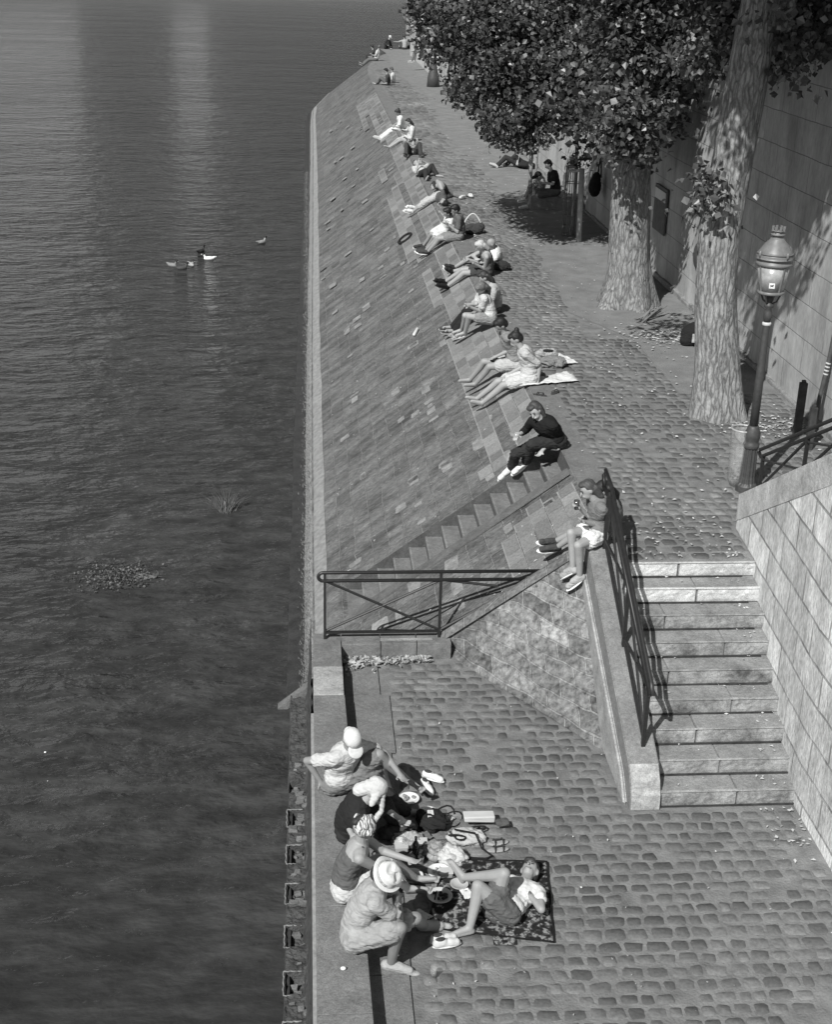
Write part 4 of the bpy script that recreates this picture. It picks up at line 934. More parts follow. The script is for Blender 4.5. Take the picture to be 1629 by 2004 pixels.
def leaf_mat():
    t = NT('poplar leaf'); at = t.n('ShaderNodeAttribute'); at.attribute_name = 'tone'; t.col(at.outputs['Fac'])
    t.b.inputs['Roughness'].default_value = .38; t.b.inputs['Specular IOR Level'].default_value = .5
    tr = t.n('ShaderNodeBsdfTranslucent'); c = t.n('ShaderNodeCombineColor')
    for i in range(3): t.l(at.outputs['Fac'], c.inputs[i])
    t.l(c.outputs[0], tr.inputs[0]); ms = t.n('ShaderNodeMixShader'); ms.inputs[0].default_value = .22
    t.l(t.b.outputs[0], ms.inputs[1]); t.l(tr.outputs[0], ms.inputs[2]); t.l(ms.outputs[0], t.out.inputs[0]); return t.m
M_LEAF = leaf_mat()
def trunk_mesh(pts, rs, n=36, flare=0, knot=.03, seed=1):
    bm = NB(); pts = [Vector(p) for p in pts]; rings = []; fine = []
    for a in range(len(pts)-1):
        k = max(2, int((pts[a+1]-pts[a]).length/.14))
        for q in range(k):
            f = q/k; fine.append((pts[a].lerp(pts[a+1], f), rs[a]*(1-f)+rs[a+1]*f))
    fine.append((pts[-1], rs[-1])); z0 = fine[0][0].z
    for p, r in fine:
        ring = []; h = p.z - z0
        for k in range(n):
            an = 2*math.pi*k/n; lob = flare*max(0, 1-h/1.3)**2*(.55+.45*math.sin(an*5+seed)+.25*math.sin(an*3+2*seed))
            rr = r*(1 + knot*noise.noise((math.cos(an)*1.7+seed, math.sin(an)*1.7, p.z*.9))*3 + .035*math.sin(an*13+p.z*.7+2*noise.noise((an, p.z, seed)))) + lob
            ring.append(bm.verts.new((p.x+rr*math.cos(an), p.y+rr*math.sin(an), p.z)))
        rings.append(ring)
    for A, B in zip(rings, rings[1:]):
        for k in range(n): bm.faces.new((A[k], A[(k+1) % n], B[(k+1) % n], B[k]))
    bm.faces.new(rings[-1]); return bm
def leaves(name, clumps, parent, seed, size, dens=1.0, tone=.075):
    """clumps: (centre, radii, count); leaves drawn as small folded rhombs on short twigs all through the clump"""
    r2 = random.Random(seed); V = []; F = []; T = []
    for c, r, cnt in clumps:
        c = Vector(c)
        nsub = max(3, int(cnt*dens/26))
        for s_ in range(nsub):
            while True:
                d = Vector((r2.uniform(-1, 1), r2.uniform(-1, 1), r2.uniform(-1, 1)))
                if .25 < d.length < 1: break
            d = d*(1-.25*r2.random()*(d.length > .8)); sc = c + Vector((d.x*r[0], d.y*r[1], d.z*r[2]))
            tw = Vector((r2.gauss(0, 1), r2.gauss(0, 1), r2.gauss(-.2, .6))).normalized()
            L = r2.uniform(.25, .6)*min(1, size/.1); tb = tone*r2.uniform(.55, 1.5)
            for k in range(26):
                p = sc + tw*L*(k/26-.5)*1.6 + Vector((r2.gauss(0, .09), r2.gauss(0, .09), r2.gauss(0, .08)))*min(1.3, size/.085)
                ax = Vector((r2.gauss(0, .7), r2.gauss(0, .7), r2.uniform(-1.2, .2))).normalized()
                sd_ = ax.cross(Vector((r2.gauss(0, 1), r2.gauss(0, 1), r2.gauss(0, 1)))).normalized(); up = ax.cross(sd_)
                s = size*r2.uniform(.6, 1.25); w = s*.46; i0 = len(V)
                V += [p, p+ax*s*.4+sd_*w+up*w*.25, p+ax*s, p+ax*s*.4-sd_*w+up*w*.25, p+ax*s*.12]
                F += [(i0, i0+1, i0+2), (i0, i0+2, i0+3)]
                V.pop(); t_ = min(.5, max(.015, tb*r2.uniform(.6, 1.5)*(2.6 if r2.random() < .07 else 1))); T += [t_]*4
    o0 = world_loc(parent); me = bpy.data.meshes.new(name); me.from_pydata([tuple(v-o0) for v in V], [], F); me.materials.append(M_LEAF)
    at = me.attributes.new('tone', 'FLOAT', 'POINT'); at.data.foreach_set('value', T)
    o = bpy.data.objects.new(name, me); C.objects.link(o); o.parent = parent; return o
def clp(u, v, y, rpx, n, zr=None, yr=1.2):
    """a clump whose centre is seen at a pixel, at distance y along the quay, radius in photo pixels"""
    c = atY(u, v, y); k = FPX/(c - Vector((0, 0, CZ))).length; r = rpx/k
    return (c, (r, yr, (zr/k if zr else r)), n)
# big poplar trunk nearest the middle
t1 = thing('poplar_tree', 'thick straight furrowed tree trunk with flared base, leafy crown above it', 'tree', (6.33, 25.8, 0), 'trees on the quay')
y = 25.9
P1 = [Vector((6.33, y, -.05)), Vector((6.33, y, .5)), atY(1233, 450, y), atY(1238, 300, y), atY(1246, 150, y), atY(1255, 0, y), Vector((6.75, y, 7.5)), Vector((6.9, y+.3, 10.5))]
mesh_obj('trunk', trunk_mesh(P1, [.48, .43, .39, .35, .32, .29, .24, .12], flare=.24, seed=2), M_BARK, t1, smooth=True)
bm = NB()
def limb(a, b, r0, r1, bend=.4):
    a, b = Vector(a), Vector(b); m = (a+b)/2 + Vector((rnd.uniform(-bend, bend), rnd.uniform(-bend, bend), bend*.6))
    q = [a*(1-t)*(1-t) + m*2*t*(1-t) + b*t*t for t in [i/7 for i in range(8)]]
    tube(bm, q, [r0+(r1-r0)*i/7 for i in range(8)], 8)
for b in ((4.6, 29.5, 7.6), (7.2, 28.5, 7.0), (6.0, 30, 7.5), (5.4, 33, 7.6)): limb((6.5, 25.9, 4.2+rnd.random()*1.6), b, .10, .025)
mesh_obj('limbs', bm, M_BARK, t1, smooth=True)
cl = []
for (u, v, yy, r, n) in [
    (865, 30, 30, 55, 900), (835, 15, 31, 32, 420), (905, 90, 28, 50, 1000), (850, 85, 30, 26, 260), (950, 40, 28, 65, 1600), (950, 140, 27, 50, 1100), (905, 175, 27, 24, 260), (945, 200, 26.5, 26, 360), (1010, 110, 27, 70, 2000),
    (1010, 195, 26, 50, 1200), (990, 235, 25.5, 34, 600), (965, 258, 25, 15, 110), (1040, 245, 25.5, 30, 420), (1012, 272, 25.2, 16, 120), (1060, 40, 27, 70, 2000), (1090, 140, 25.5, 66, 2000), (1085, 215, 25, 36, 700), (1150, 60, 26, 75, 2200), (1160, 165, 24.8, 52, 1200),
    (1220, 40, 25.5, 75, 2000), (1225, 135, 24.5, 52, 1000), (1205, 205, 24.2, 40, 500), (1245, 240, 24.4, 24, 300), (1280, 180, 24.5, 30, 300), (1235, 275, 24.6, 26, 280), (1265, 290, 25.3, 20, 150), (1180, 240, 24.5, 20, 150), (1290, 100, 25, 50, 900), (1320, 30, 24.5, 70, 1500), (1320, 175, 24, 26, 160), (1335, 235, 24, 12, 60), (1370, 80, 25.5, 55, 900), (1140, 215, 24.8, 22, 200)]:
    yy = 31.5 + (yy-27)*.5 if u < 1190 else 27.5 + (yy-25)*.6
    cl.append(clp(u, v, yy, r*1.0, int(n*(.9 if u < 1190 else .8)), yr=1.5))
for (u, v, r, n) in [(1245, 20, 70, 1100), (1240, 100, 60, 900), (1225, 170, 48, 650), (1232, 235, 44, 520), (1200, 280, 24, 160), (1255, 285, 26, 180), (1290, 200, 26, 150), (1195, 215, 34, 260)]: cl.append(clp(u, v, 24.7, r, n, yr=.5))
# crown above the frame
r2 = random.Random(21)
for i in range(26):
    a = r2.uniform(0, 6.28); rr = r2.uniform(0.3, 3.6); cl.append(((6.2+rr*math.cos(a)*.8, 30+rr*math.sin(a)*1.6, 7.4+r2.uniform(0, 5)), (1.3, 1.3, 1.0), 420))
leaves('crown', cl, t1, 3, .125, 1.45)
# epicormic shoots on the trunk
# leaning tree by the lamp
t2 = thing('poplar_tree', 'leaning pale trunk with ribbed bark between the thick tree and the street lamp', 'tree', (6.17, 18.93, 0), 'trees on the quay')
y = 18.95
P2 = [atY(1407, 822, y), atY(1406, 740, y), atY(1403, 600, y), atY(1408, 450, y), atY(1437, 300, y), atY(1473, 100, y), atY(1490, 0, y), Vector((6.75, y, 7.5)), Vector((6.9, y+.3, 10))]
P2[0].z = -.05
mesh_obj('trunk', trunk_mesh(P2, [.36, .325, .30, .285, .28, .265, .25, .2, .1], flare=.10, seed=5, knot=.02), M_BARK2, t2, smooth=True)
bm = NB()
for b in ((5.4, 21, 6.3), (7.0, 22.5, 6.2), (6.3, 16.8, 6.4), (5.6, 23.5, 7), (7.2, 19, 7.5)): limb((6.5, 18.95, 5.2+rnd.random()*1.2), b, .09, .02)
mesh_obj('limbs', bm, M_BARK2, t2, smooth=True)
cl = []
for (u, v, yy, r, n) in [(1400, 30, 22, 60, 800), (1415, 75, 21.5, 36, 260), (1380, 130, 22, 30, 150), (1350, 105, 22.3, 34, 300), (1470, 10, 21.5, 40, 300), (1540, 20, 20, 60, 900), (1600, 15, 19.6, 55, 800), (1545, 95, 19, 34, 240), (1548, 150, 18.6, 13, 50), (1620, 65, 19.6, 30, 200), (1388, 402, 18.62, 11, 45), (1400, 380, 18.6, 10, 40), (1392, 345, 18.6, 7, 18), (1500, 20, 18.4, 22, 60)]:
    cl.append(clp(u, v, yy, r, n, yr=.55 if n < 260 else 1.1))
n_ = 0
while n_ < 105:
    x_, yy_, z_ = r2.uniform(3.9, 7.1), r2.uniform(14.0, 27), 7.3 + r2.uniform(0, 3.2)
    tt = (7.55-x_)/.6; zw, yw = z_-tt, yy_+.9*tt
    if yw < 23 and zw < 3.25-(yw-18.5)*.785+.9: continue
    if 23 <= yw < 27.6 and zw < 4.3: continue
    n_ += 1; cl.append(((x_, yy_, z_), (1.0, 1.1, .8), 420))  # leaf clumps above the frame, placed to shape the shade on the wall
cl += [((4.2, 20.2, 4.2), (.5, .5, .25), 130), ((4.5, 20.6, 4.4), (.5, .5, .3), 110), ((3.9, 20.3, 4.6), (.35, .4, .3), 50)]
cl += [((5.0+dx, 16.8+dy, 7.1+dz), (.75, .8, .45), 330) for dx, dy, dz in ((0, 0, 0), (-.4, -.5, .7), (.3, .5, -.1), (-.1, .9, .5), (.3, -.5, 1.0), (-.6, -.9, 1.2), (.5, 0, .4), (.9, .9, .1), (.8, .2, .9))]  # clumps added above the frame to shade the leaning trunk
cl += [((r2.uniform(3.5, 4.9), r2.uniform(14.6, 17.2), r2.uniform(7.8, 11)), (.9, .9, .6), 430) for i in range(26)]  # more unseen clumps added as occluders for the upper trunk
leaves('crown', cl, t2, 4, .115, 1.3)
# saplings with stakes and guards under the big crown
def sapling(label, base, topu, stake_u, seed, guard=True, cr=()):
    y = base.y; t = thing('sapling', label, 'young tree', (base.x, y, 0), 'staked saplings by the wall')
    bm = NB(); tube(bm, [(base.x, y, 0), (base.x+.03, y+.02, 1.2), (base.x+.0, y, 2.4), (base.x+.05, y+.05, 3.6)], [.045, .04, .035, .02], 8)
    mesh_obj('trunk', bm, M_BARK2, t, smooth=True)
    return t
def stake(bm, u0, v0, u1, v1, r):
    b = atZ(u0, v0, 0); tp = atY(u1, v1, b.y); tube(bm, [b, tp], r, 8); return b, tp
M_WOOD = grey('weathered stake wood', .30, .85, .25, 18, .4, .006); M_WIRE = grey('guard wire', .12, .6, .2, 30)
b = atZ(1118, 462, 0)
sp = thing('sapling', 'staked young tree with wire guard left of the thick trunk', 'young tree', tuple(b), 'staked saplings by the wall')
bm = NB(); tube(bm, [b, atY(1126, 370, b.y), atY(1130, 280, b.y), atY(1134, 180, b.y)], [.05, .045, .04, .03], 8); mesh_obj('trunk', bm, M_BARK2, sp, smooth=True)
bm = NB(); sb, stp = stake(bm, 1133, 474, 1140, 330, .065); mesh_obj('stake', bm, M_WOOD, sp, smooth=True)
bm = NB(); tube(bm, [atY(1140, 333, sb.y-.02), atY(1115, 335, sb.y+.5)], .04, 6); mesh_obj('cross_bar', bm, M_WOOD, sp)
bm = NB()
gc = b + Vector((-.05, 0, 0))
for k in range(9):
    a = 2*math.pi*k/9; tube(bm, [(gc.x+.19*math.cos(a), gc.y+.19*math.sin(a), 0), (gc.x+.17*math.cos(a), gc.y+.17*math.sin(a), 1.7)], .010, 4)
for z in (.05, .25, .5, .9, 1.3, 1.68): tube(bm, [(gc.x+.185*math.cos(2*math.pi*k/14), gc.y+.185*math.sin(2*math.pi*k/14), z) for k in range(14)], .009, 4, closed=True)
mesh_obj('wire_guard', bm, M_WIRE, sp)
leaves('crown', [clp(1135, 210, b.y, 36, 420, yr=.5), clp(1110, 240, b.y, 24, 150, yr=.4), clp(1132, 318, b.y-.2, 14, 40, yr=.25), clp(1160, 275, b.y, 18, 80, yr=.3)], sp, 8, .13)
b = atZ(1050, 395, 0)
sp = thing('sapling', 'thin sapling with a pale stake beside the seated man in black', 'young tree', tuple(b), 'staked saplings by the wall')
bm = NB(); tube(bm, [b, atY(1050, 330, b.y), atY(1058, 240, b.y)], [.04, .035, .03], 8); mesh_obj('trunk', bm, M_BARK2, sp, smooth=True)
bm = NB(); stake(bm, 1037, 390, 1043, 240, .06); mesh_obj('stake', bm, M_WOOD, sp, smooth=True)
leaves('crown', [clp(1040, 255, b.y, 22, 150, yr=.5), clp(1028, 280, b.y, 12, 40, yr=.4), clp(1075, 232, b.y, 24, 180, yr=.4)], sp, 9, .14)

# ================================================================ IRONWORK
def rails(bm, L, r=.021):
    for a, b in L: tube(bm, [a, b], r, 8)
# fence across the coping end
Yf = 14.60
F_ = lambda u, v: atY(u, v, Yf)
fn = thing('iron_fence', 'black iron railing with crossed bars spanning from river coping onto the slope', 'railing', (.9, Yf, ZC))
bm = NB(); lt = F_(632, 1121); lb = F_(632, 1137); zt, zb = lt.z, lb.z; xr = 3.5 + zt/KS + .10; xe2 = 3.5 + zb/KS + .0
cxm = .165; hh = (zt-zb)/2
arc = [Vector((cxm - hh*math.sin(a), Yf, (zt+zb)/2 + hh*math.cos(a))) for a in [math.pi*k/8 for k in range(9)]]
tube(bm, [Vector((xr, Yf, zt))] + arc + [Vector((xe2, Yf, zb))], .022, 8); mesh_obj('handrail', bm, M_IRON, fn, smooth=True)
pl, pr = .19, 1.585
for x in (pl, pr):
    bm = NB(); box(bm, x-.017, x+.017, Yf-.017, Yf+.017, ZC-.05, zt+.01); mesh_obj('post', bm, M_IRON, fn)
bm = NB(); box(bm, pl, pr, Yf-.014, Yf+.014, ZC+.07, ZC+.10); e = Vector((xr-.02, Yf, zt-.01)); s0 = Vector((pr, Yf, ZC+.10)); tube(bm, [s0, e], .018, 6)
mesh_obj('bottom_rail', bm, M_IRON, fn)
for a, b in (((pl, zb), (pr, ZC+.10)), ((pl, ZC+.10), (pr, zb)), ((pr, zb), (2.28, slope_z(2.28)+.17))):
    bm = NB(); tube(bm, [(a[0], Yf+.005, a[1]), (b[0], Yf+.005, b[1])], .016, 6); mesh_obj('cross_bar', bm, M_IRON, fn)
# railing on the stair parapet
xs = 3.40; k_ = .495
def pz(y): return .05 - (14.0-y)*k_ if y < 14 else .05
sr = thing('iron_fence', 'steep black iron handrail on the sloping stair parapet behind the two girls', 'railing', (xs, 12.8, -.5))
bm = NB(); ya, yb_ = 14.25, 11.55; T = .83; Lo = .68
za, zb2 = pz(14.0)+T, pz(yb_)+T
p = [Vector((xs, ya, pz(14)-.03+Lo)), Vector((xs, ya+.07, pz(14)+.02+(T+Lo)/2)), Vector((xs, ya, za+.03)), Vector((xs, 13.9, za-.03)), Vector((xs, yb_, zb2)), Vector((xs, yb_-.09, zb2-.09)), Vector((xs, yb_, zb2-.15)), Vector((xs, 13.9, pz(13.9)+Lo)), Vector((xs, ya, pz(14)-.03+Lo))]
tube(bm, p, .024, 8); mesh_obj('handrail', bm, M_IRON, sr, smooth=True)
for y in (14.0, 12.75, 11.62):
    bm = NB(); box(bm, xs-.02, xs+.02, y-.02, y+.02, pz(y)-.06, pz(y)+Lo); mesh_obj('post', bm, M_IRON, sr)
bm = NB(); tube(bm, [(xs, 14.0, pz(14)+.1), (xs, 11.62, pz(11.62)+.1)], .02, 6); mesh_obj('bottom_rail', bm, M_IRON, sr)
for a, b in ((14.0, 12.75), (12.75, 11.62)):
    for za_, zb_ in ((.1, Lo), (Lo, .1)):
        bm = NB(); tube(bm, [(xs+.005, a, pz(a)+za_), (xs+.005, b, pz(b)+zb_)], .016, 6); mesh_obj('cross_bar', bm, M_IRON, sr)
# railing on the ramp wall
xw = 5.28
G = lambda u, v: atX(u, v, xw)
rf = thing('iron_fence', 'black iron railing climbing on top of the pale ramp wall beside the street lamp', 'railing', (xw, 13.9, .5))
tp0, lo0 = G(1489, 880), G(1490, 894); tp1, lo1 = G(1629, 822), G(1629, 838)
d1 = (tp1-tp0).normalized(); d2 = (lo1-lo0).normalized(); mid = (tp0+lo0)/2 + Vector((0, .05, 0))
bm = NB(); tube(bm, [tp0+d1*3.5, tp0, mid, lo0, lo0+d2*3.5], .022, 8); mesh_obj('handrail', bm, M_IRON, rf, smooth=True)
zz = lambda y: topz(y)-.0
def yat(u, v): return G(u, v).y
ypA, ypB = yat(1489, 940), yat(1576, 905)
lowz = lambda y: lo0.z + (lo0.y-y)*d2.z/(-d2.y)
for y in (ypA, ypB, 2*ypB-ypA):
    bm = NB(); box(bm, xw-.018, xw+.018, y-.018, y+.018, zz(y)-.05, lowz(y)); mesh_obj('post', bm, M_IRON, rf)
for a, b in ((ypA, ypB), (ypB, 2*ypB-ypA)):
    bm = NB(); tube(bm, [(xw, a, zz(a)+.04), (xw, b, lowz(b)-.02)], .017, 6); mesh_obj('cross_bar', bm, M_IRON, rf)
    bm = NB(); tube(bm, [(xw, a, lowz(a)-.05), (xw, b, zz(b)+.06)], .014, 6); mesh_obj('cross_bar', bm, M_IRON, rf)
# street lamp
lx, ly = 5.66, 15.9
lp = thing('street_lamp', 'green-grey cast iron street lamp with big glazed lantern standing behind the ramp wall end', 'street lamp', (lx, ly, 0))
M_CAST = grey('dark cast iron', .055, .5, .3, 20, .3, .003, spec=.5); M_CASTL = grey('lantern grey-green paint', .16, .45, .2, 20, .2, .003, spec=.5)
bm = NB(); nfl = 48
prof = [(.135, 0), (.135, .08), (.11, .12), (.098, .2), (.09, .60)]
rings = []
for r, z in prof:
    rings.append([bm.verts.new((lx+(r-(.009 if k % 4 < 2 and z > .1 else 0))*math.cos(2*math.pi*k/nfl), ly+(r-(.009 if k % 4 < 2 and z > .1 else 0))*math.sin(2*math.pi*k/nfl), z)) for k in range(nfl)])
for A, B in zip(rings, rings[1:]):
    for k in range(nfl): bm.faces.new((A[k], A[(k+1) % nfl], B[(k+1) % nfl], B[k]))
mesh_obj('fluted_base', bm, M_CAST, lp)
bm = NB(); lathe(bm, [(.092, .585), (.10, .60), (.105, .64), (.09, .66), (.09, .70), (.10, .73), (.10, .79), (.08, .84), (.075, .87), (.06, .89)], lx, ly, 20); mesh_obj('base_collar', bm, M_CAST, lp, smooth=True)
bm = NB(); lathe(bm, [(.056, .87), (.052, 1.5), (.043, 2.22), (.043, 2.24)], lx, ly, 18); mesh_obj('shaft', bm, M_CAST, lp, smooth=True)
bm = NB(); lathe(bm, [(.045, 2.19), (.056, 2.20), (.056, 2.225), (.045, 2.235)], lx, ly, 18); mesh_obj('white_band', bm, grey('white paint band', .5, .5, .1), lp, smooth=True)
bm = NB(); lathe(bm, [(.04, 2.24), (.055, 2.30), (.05, 2.36), (.035, 2.40), (.06, 2.43), (.06, 2.46), (.035, 2.48), (.05, 2.52), (.035, 2.58)], lx, ly, 18); mesh_obj('neck', bm, M_CAST, lp, smooth=True)
bm = NB()
for k in range(4):
    a = math.pi/4 + k*math.pi/2
    tube(bm, [(lx+.035*math.cos(a), ly+.035*math.sin(a), 2.47), (lx+.09*math.cos(a), ly+.09*math.sin(a), 2.50), (lx+.13*math.cos(a), ly+.13*math.sin(a), 2.585)], .011, 6)
mesh_obj('bracket', bm, M_CAST, lp)
lz = 2.60
def glass_mat():
    t = NT('dusty lantern glass'); p = t.pos(); t.col(t.ramp(t.noise(p, 9, 5), [(.3, .25), (.7, .5)])); t.b.inputs['Roughness'].default_value = .25
    t.b.inputs['Alpha'].default_value = .82; t.b.inputs['Specular IOR Level'].default_value = .6; return t.m
ln = None
bm = NB(); lathe(bm, [(.155, 0), (.165, .01), (.165, .035), (.15, .04)], lx, ly, 24, lz-.01); mesh_obj('lantern_floor', bm, M_CASTL, lp, smooth=True)
bm = NB(); lathe(bm, [(.15, .03), (.198, .345)], lx, ly, 24, lz); mesh_obj('glass', bm, glass_mat(), lp, smooth=True)
for k in range(4):
    a = math.radians(20) + k*math.pi/2; bm = NB()
    tube(bm, [(lx+.150*math.cos(a), ly+.150*math.sin(a), lz+.02), (lx+.203*math.cos(a), ly+.203*math.sin(a), lz+.35)], .011, 6); mesh_obj('glazing_bar', bm, M_CASTL, lp)
bm = NB(); lathe(bm, [(.195, .335), (.222, .35), (.222, .38), (.20, .39), (.20, .42), (.235, .43), (.215, .43), (.232, .46), (.215, .49), (.19, .50), (.235, .49), (.20, .50)], lx, ly, 28, lz); mesh_obj('rim', bm, M_CASTL, lp, smooth=True)
bm = NB()
for k in range(4):
    a = math.radians(20) + k*math.pi/2; c = Vector((lx+.228*math.cos(a), ly+.228*math.sin(a), lz+.49)); ell(bm, c, (.020, .020, .042), seg=8, rings=6)
mesh_obj('palmette', bm, M_CASTL, lp, smooth=True)
bm = NB(); lathe(bm, [(.212, .485), (.20, .51), (.14, .60), (.085, .655), (.08, .67), (.06, .675), (.055, .70), (.085, .705), (.085, .72), (.06, .725), (.06, .75), (.08, .755), (.08, .765), (0, .765)], lx, ly, 28, lz); roof = mesh_obj('lantern_roof', bm, M_CASTL, lp, smooth=True)
bm = NB()
for k in range(8):
    a = 2*math.pi*k/8; box(bm, lx+.07*math.cos(a)-.013, lx+.07*math.cos(a)+.013, ly+.07*math.sin(a)-.013, ly+.07*math.sin(a)+.013, lz+.75, lz+.81, .004)
mesh_obj('crown_finial', bm, M_CASTL, roof)
# sticker: white square with a black dog outline
bm = NB(); fdir = Vector((-.30, -.95, 0)).normalized(); sidev = Vector((.95, -.30, 0)).normalized(); cc = Vector((lx, ly, lz+.12)) + fdir*.164
upv = (Vector((0, 0, 1)) + fdir*.127).normalized()
q = lambda a, b, o=0: cc + sidev*a + upv*b + fdir*(.004+o)
face(bm, [q(-.034, -.034), q(.034, -.034), q(.034, .034), q(-.034, .034)])
stk = mesh_obj('sticker', bm, grey('sticker white', .8, .5, .03), lp)
bm = NB()
dog = [(-.024, .0), (-.020, .008), (-.012, .006), (.010, .010), (.016, .018), (.024, .012), (.018, .006), (.016, -.004), (.018, -.018), (.012, -.018), (.009, -.008), (-.006, -.010), (-.014, -.019), (-.020, -.018), (-.014, -.006)]
face(bm, [q(a, b, .001) for a, b in dog]); mesh_obj('dog_symbol', bm, grey('sticker black', .01, .5, .1), stk)
# litter bag on its ring
bx, by = atZ(1449, 962, 0).x, 16.25
b0 = atZ(1447, 958, 0); bx, by = b0.x, b0.y+.1
tb = thing('litter_bag', 'clear plastic litter bag hanging from a metal ring left of the street lamp', 'bin', (bx, by, 0))
bm = NB(); tube(bm, [(bx+.15*math.cos(2*math.pi*k/20), by+.15*math.sin(2*math.pi*k/20), .80) for k in range(20)], .013, 6, closed=True); mesh_obj('ring', bm, grey('galvanised ring', .35, .4, .1), tb)
bm = NB(); tube(bm, [(bx+.13, by-.04, .80), (lx, ly, .76)], .014, 6); mesh_obj('arm', bm, M_CAST, tb)
bm = NB(); N = 28; rg = []
for z, r in ((.80, .155), (.70, .155), (.68, .15), (.5, .14), (.3, .135), (.12, .13), (.05, .10), (.03, .02)):
    rg.append([bm.verts.new((bx+(r+.012*math.sin(k*3+z*9)+.008*noise.noise((k, z*6, 1)))*math.cos(2*math.pi*k/N), by+(r+.012*math.sin(k*2.3+z*7))*math.sin(2*math.pi*k/N), z)) for k in range(N)])
for A, B in zip(rg, rg[1:]):
    for k in range(N): bm.faces.new((A[k], A[(k+1) % N], B[(k+1) % N], B[k]))
t = NT('clear plastic'); t.col(t.ramp(t.noise(t.pos(1, 1, .4), 14, 4), [(.3, .2), (.7, .6)])); t.b.inputs['Alpha'].default_value = .30; t.b.inputs['Roughness'].default_value = .2; M_PLAS = t.m
mesh_obj('bag', bm, M_PLAS, tb, smooth=True)
bm = NB()
for i in range(9): ell(bm, (bx+rnd.uniform(-.07, .07), by+rnd.uniform(-.07, .07), .08+rnd.random()*.1), (.04, .035, .03), seg=8, rings=6)
mesh_obj('rubbish', bm, grey('mixed rubbish', .22, .7, .9, 18), tb)
# posts and pole by the upper stairs
for (u0, v0, u1, v1, w, lab) in ((1560, 852, 1574, 745, .052, 'taller of the two square rusty posts against the pale wall by the climbing railing'), (1583, 880, 1591, 793, .045, 'shorter square rusty post nearer the climbing railing')):
    b = atZ(u0, v0, 0); tpt = atY(u1, v1, b.y); r_ = Vector((tpt.x-b.x, 0, tpt.z))
    bm = NB(); box(bm, b.x-w, b.x+w, b.y-w*.8, b.y+w*.8, -.05, tpt.z-.03, .004); box(bm, b.x-w*.55, b.x+w*.55, b.y-w*.5, b.y+w*.5, tpt.z-.04, tpt.z+.01, .012)
    o = mesh_obj('iron_post', bm, grey('rusty post', .045, .8, .5, 9, .4, .004), loc=(b.x, b.y, 0)); tag(o, lab, 'post', 'square posts by the climbing railing')
b = atZ(1595, 845, 0); b.y -= .0
bm = NB(); tube(bm, [b, atY(1605, 780, b.y), atY(1625, 700, b.y-.0), Vector((atY(1637, 640, b.y).x, b.y, atY(1637, 640, b.y).z)), Vector((atY(1655, 560, b.y).x, b.y, 3.2))], .035, 8)
pl_ = thing('pole', 'thin round metal pole with pale bands leaning up the wall at the right edge', 'pole', tuple(b))
mesh_obj('shaft', bm, grey('pole iron', .07, .6, .3, 12), pl_, smooth=True)
bm = NB()
for v_ in (712, 719, 726, 733): 
    c = atY(1605+ (780-v_)*.25, v_, b.y); tube(bm, [c, c+Vector((.004, 0, .02))], .038, 8)
mesh_obj('pale_bands', bm, grey('band paint', .5, .6, .1), pl_)
# notice board on the retaining wall
w = atX(1297, 395, 7.55)
nb = thing('notice_board', 'small pale notice on a dark board on the wall right of the thick trunk', 'sign', (7.5, w.y, w.z))
bm = NB(); box(bm, 7.49, 7.53, w.y-.55, w.y+.45, w.z-.62, w.z+.33, .006); mesh_obj('board', bm, grey('board grey', .11, .8, .3, 6), nb)
bm = NB(); box(bm, 7.475, 7.489, w.y-.5, w.y+.38, w.z+.05, w.z+.26, .002); mesh_obj('notice', bm, grey('notice paper', .55, .7, .1, 9), nb)
# mooring ring and weep holes on the wall
b = atX(1370, 500, 7.55)
o = NB(); ell(o, (7.54, b.y, b.z), (.10, .22, .28), seg=12, rings=8); tag(mesh_obj('wall_lamp', o, M_CAST, loc=(7.54, b.y, b.z)), 'dark round iron boss on the sunlit wall left of the leaning trunk', 'fitting')
# far lamp post
b = atZ(848, 170, 0)
fl_ = thing('street_lamp', 'slim dark lamp post standing far down the quay left of the leaves', 'street lamp', tuple(b))
bm = NB(); lathe(bm, [(.34, 0), (.30, .5), (.20, .9), (.16, 1.2), (.13, 3.6)], b.x, b.y, 12); mesh_obj('shaft', bm, M_CAST, fl_, smooth=True)
bm = NB(); lathe(bm, [(.15, 3.6), (.3, 4.1), (.32, 4.15), (.1, 4.5), (0, 4.6)], b.x, b.y, 12); mesh_obj('lantern', bm, M_CASTL, fl_, smooth=True)
# ================================================================ THINGS ON THE GROUND
def zp(zk, x, y, z=ZL):
    k, ox, oy = ZOOM[zk]; return atZ(ox+x/k, oy+y/k, z)
M_WHITE = CLOTH(.62, 'white canvas')
def camo():
    t = NT('camouflage cloth'); p = t.pos(); a = t.noise(p, 16, 2, .45); b = t.noise(p, 34, 2, .4)
    m = t.ramp(a, [(.0, .008), (.485, .008), (.495, .05), (.55, .05), (.56, .22), (1, .24)])
    m2 = t.ramp(b, [(0, 1), (.52, 1), (.54, .3), (1, .3)]); t.col(t.math('MULTIPLY', m, m2)); t.b.inputs['Roughness'].default_value = .95
    t.l(t.bump(t.noise(p, 8, 3), .5, .02), t.b.inputs['Normal']); return t.m
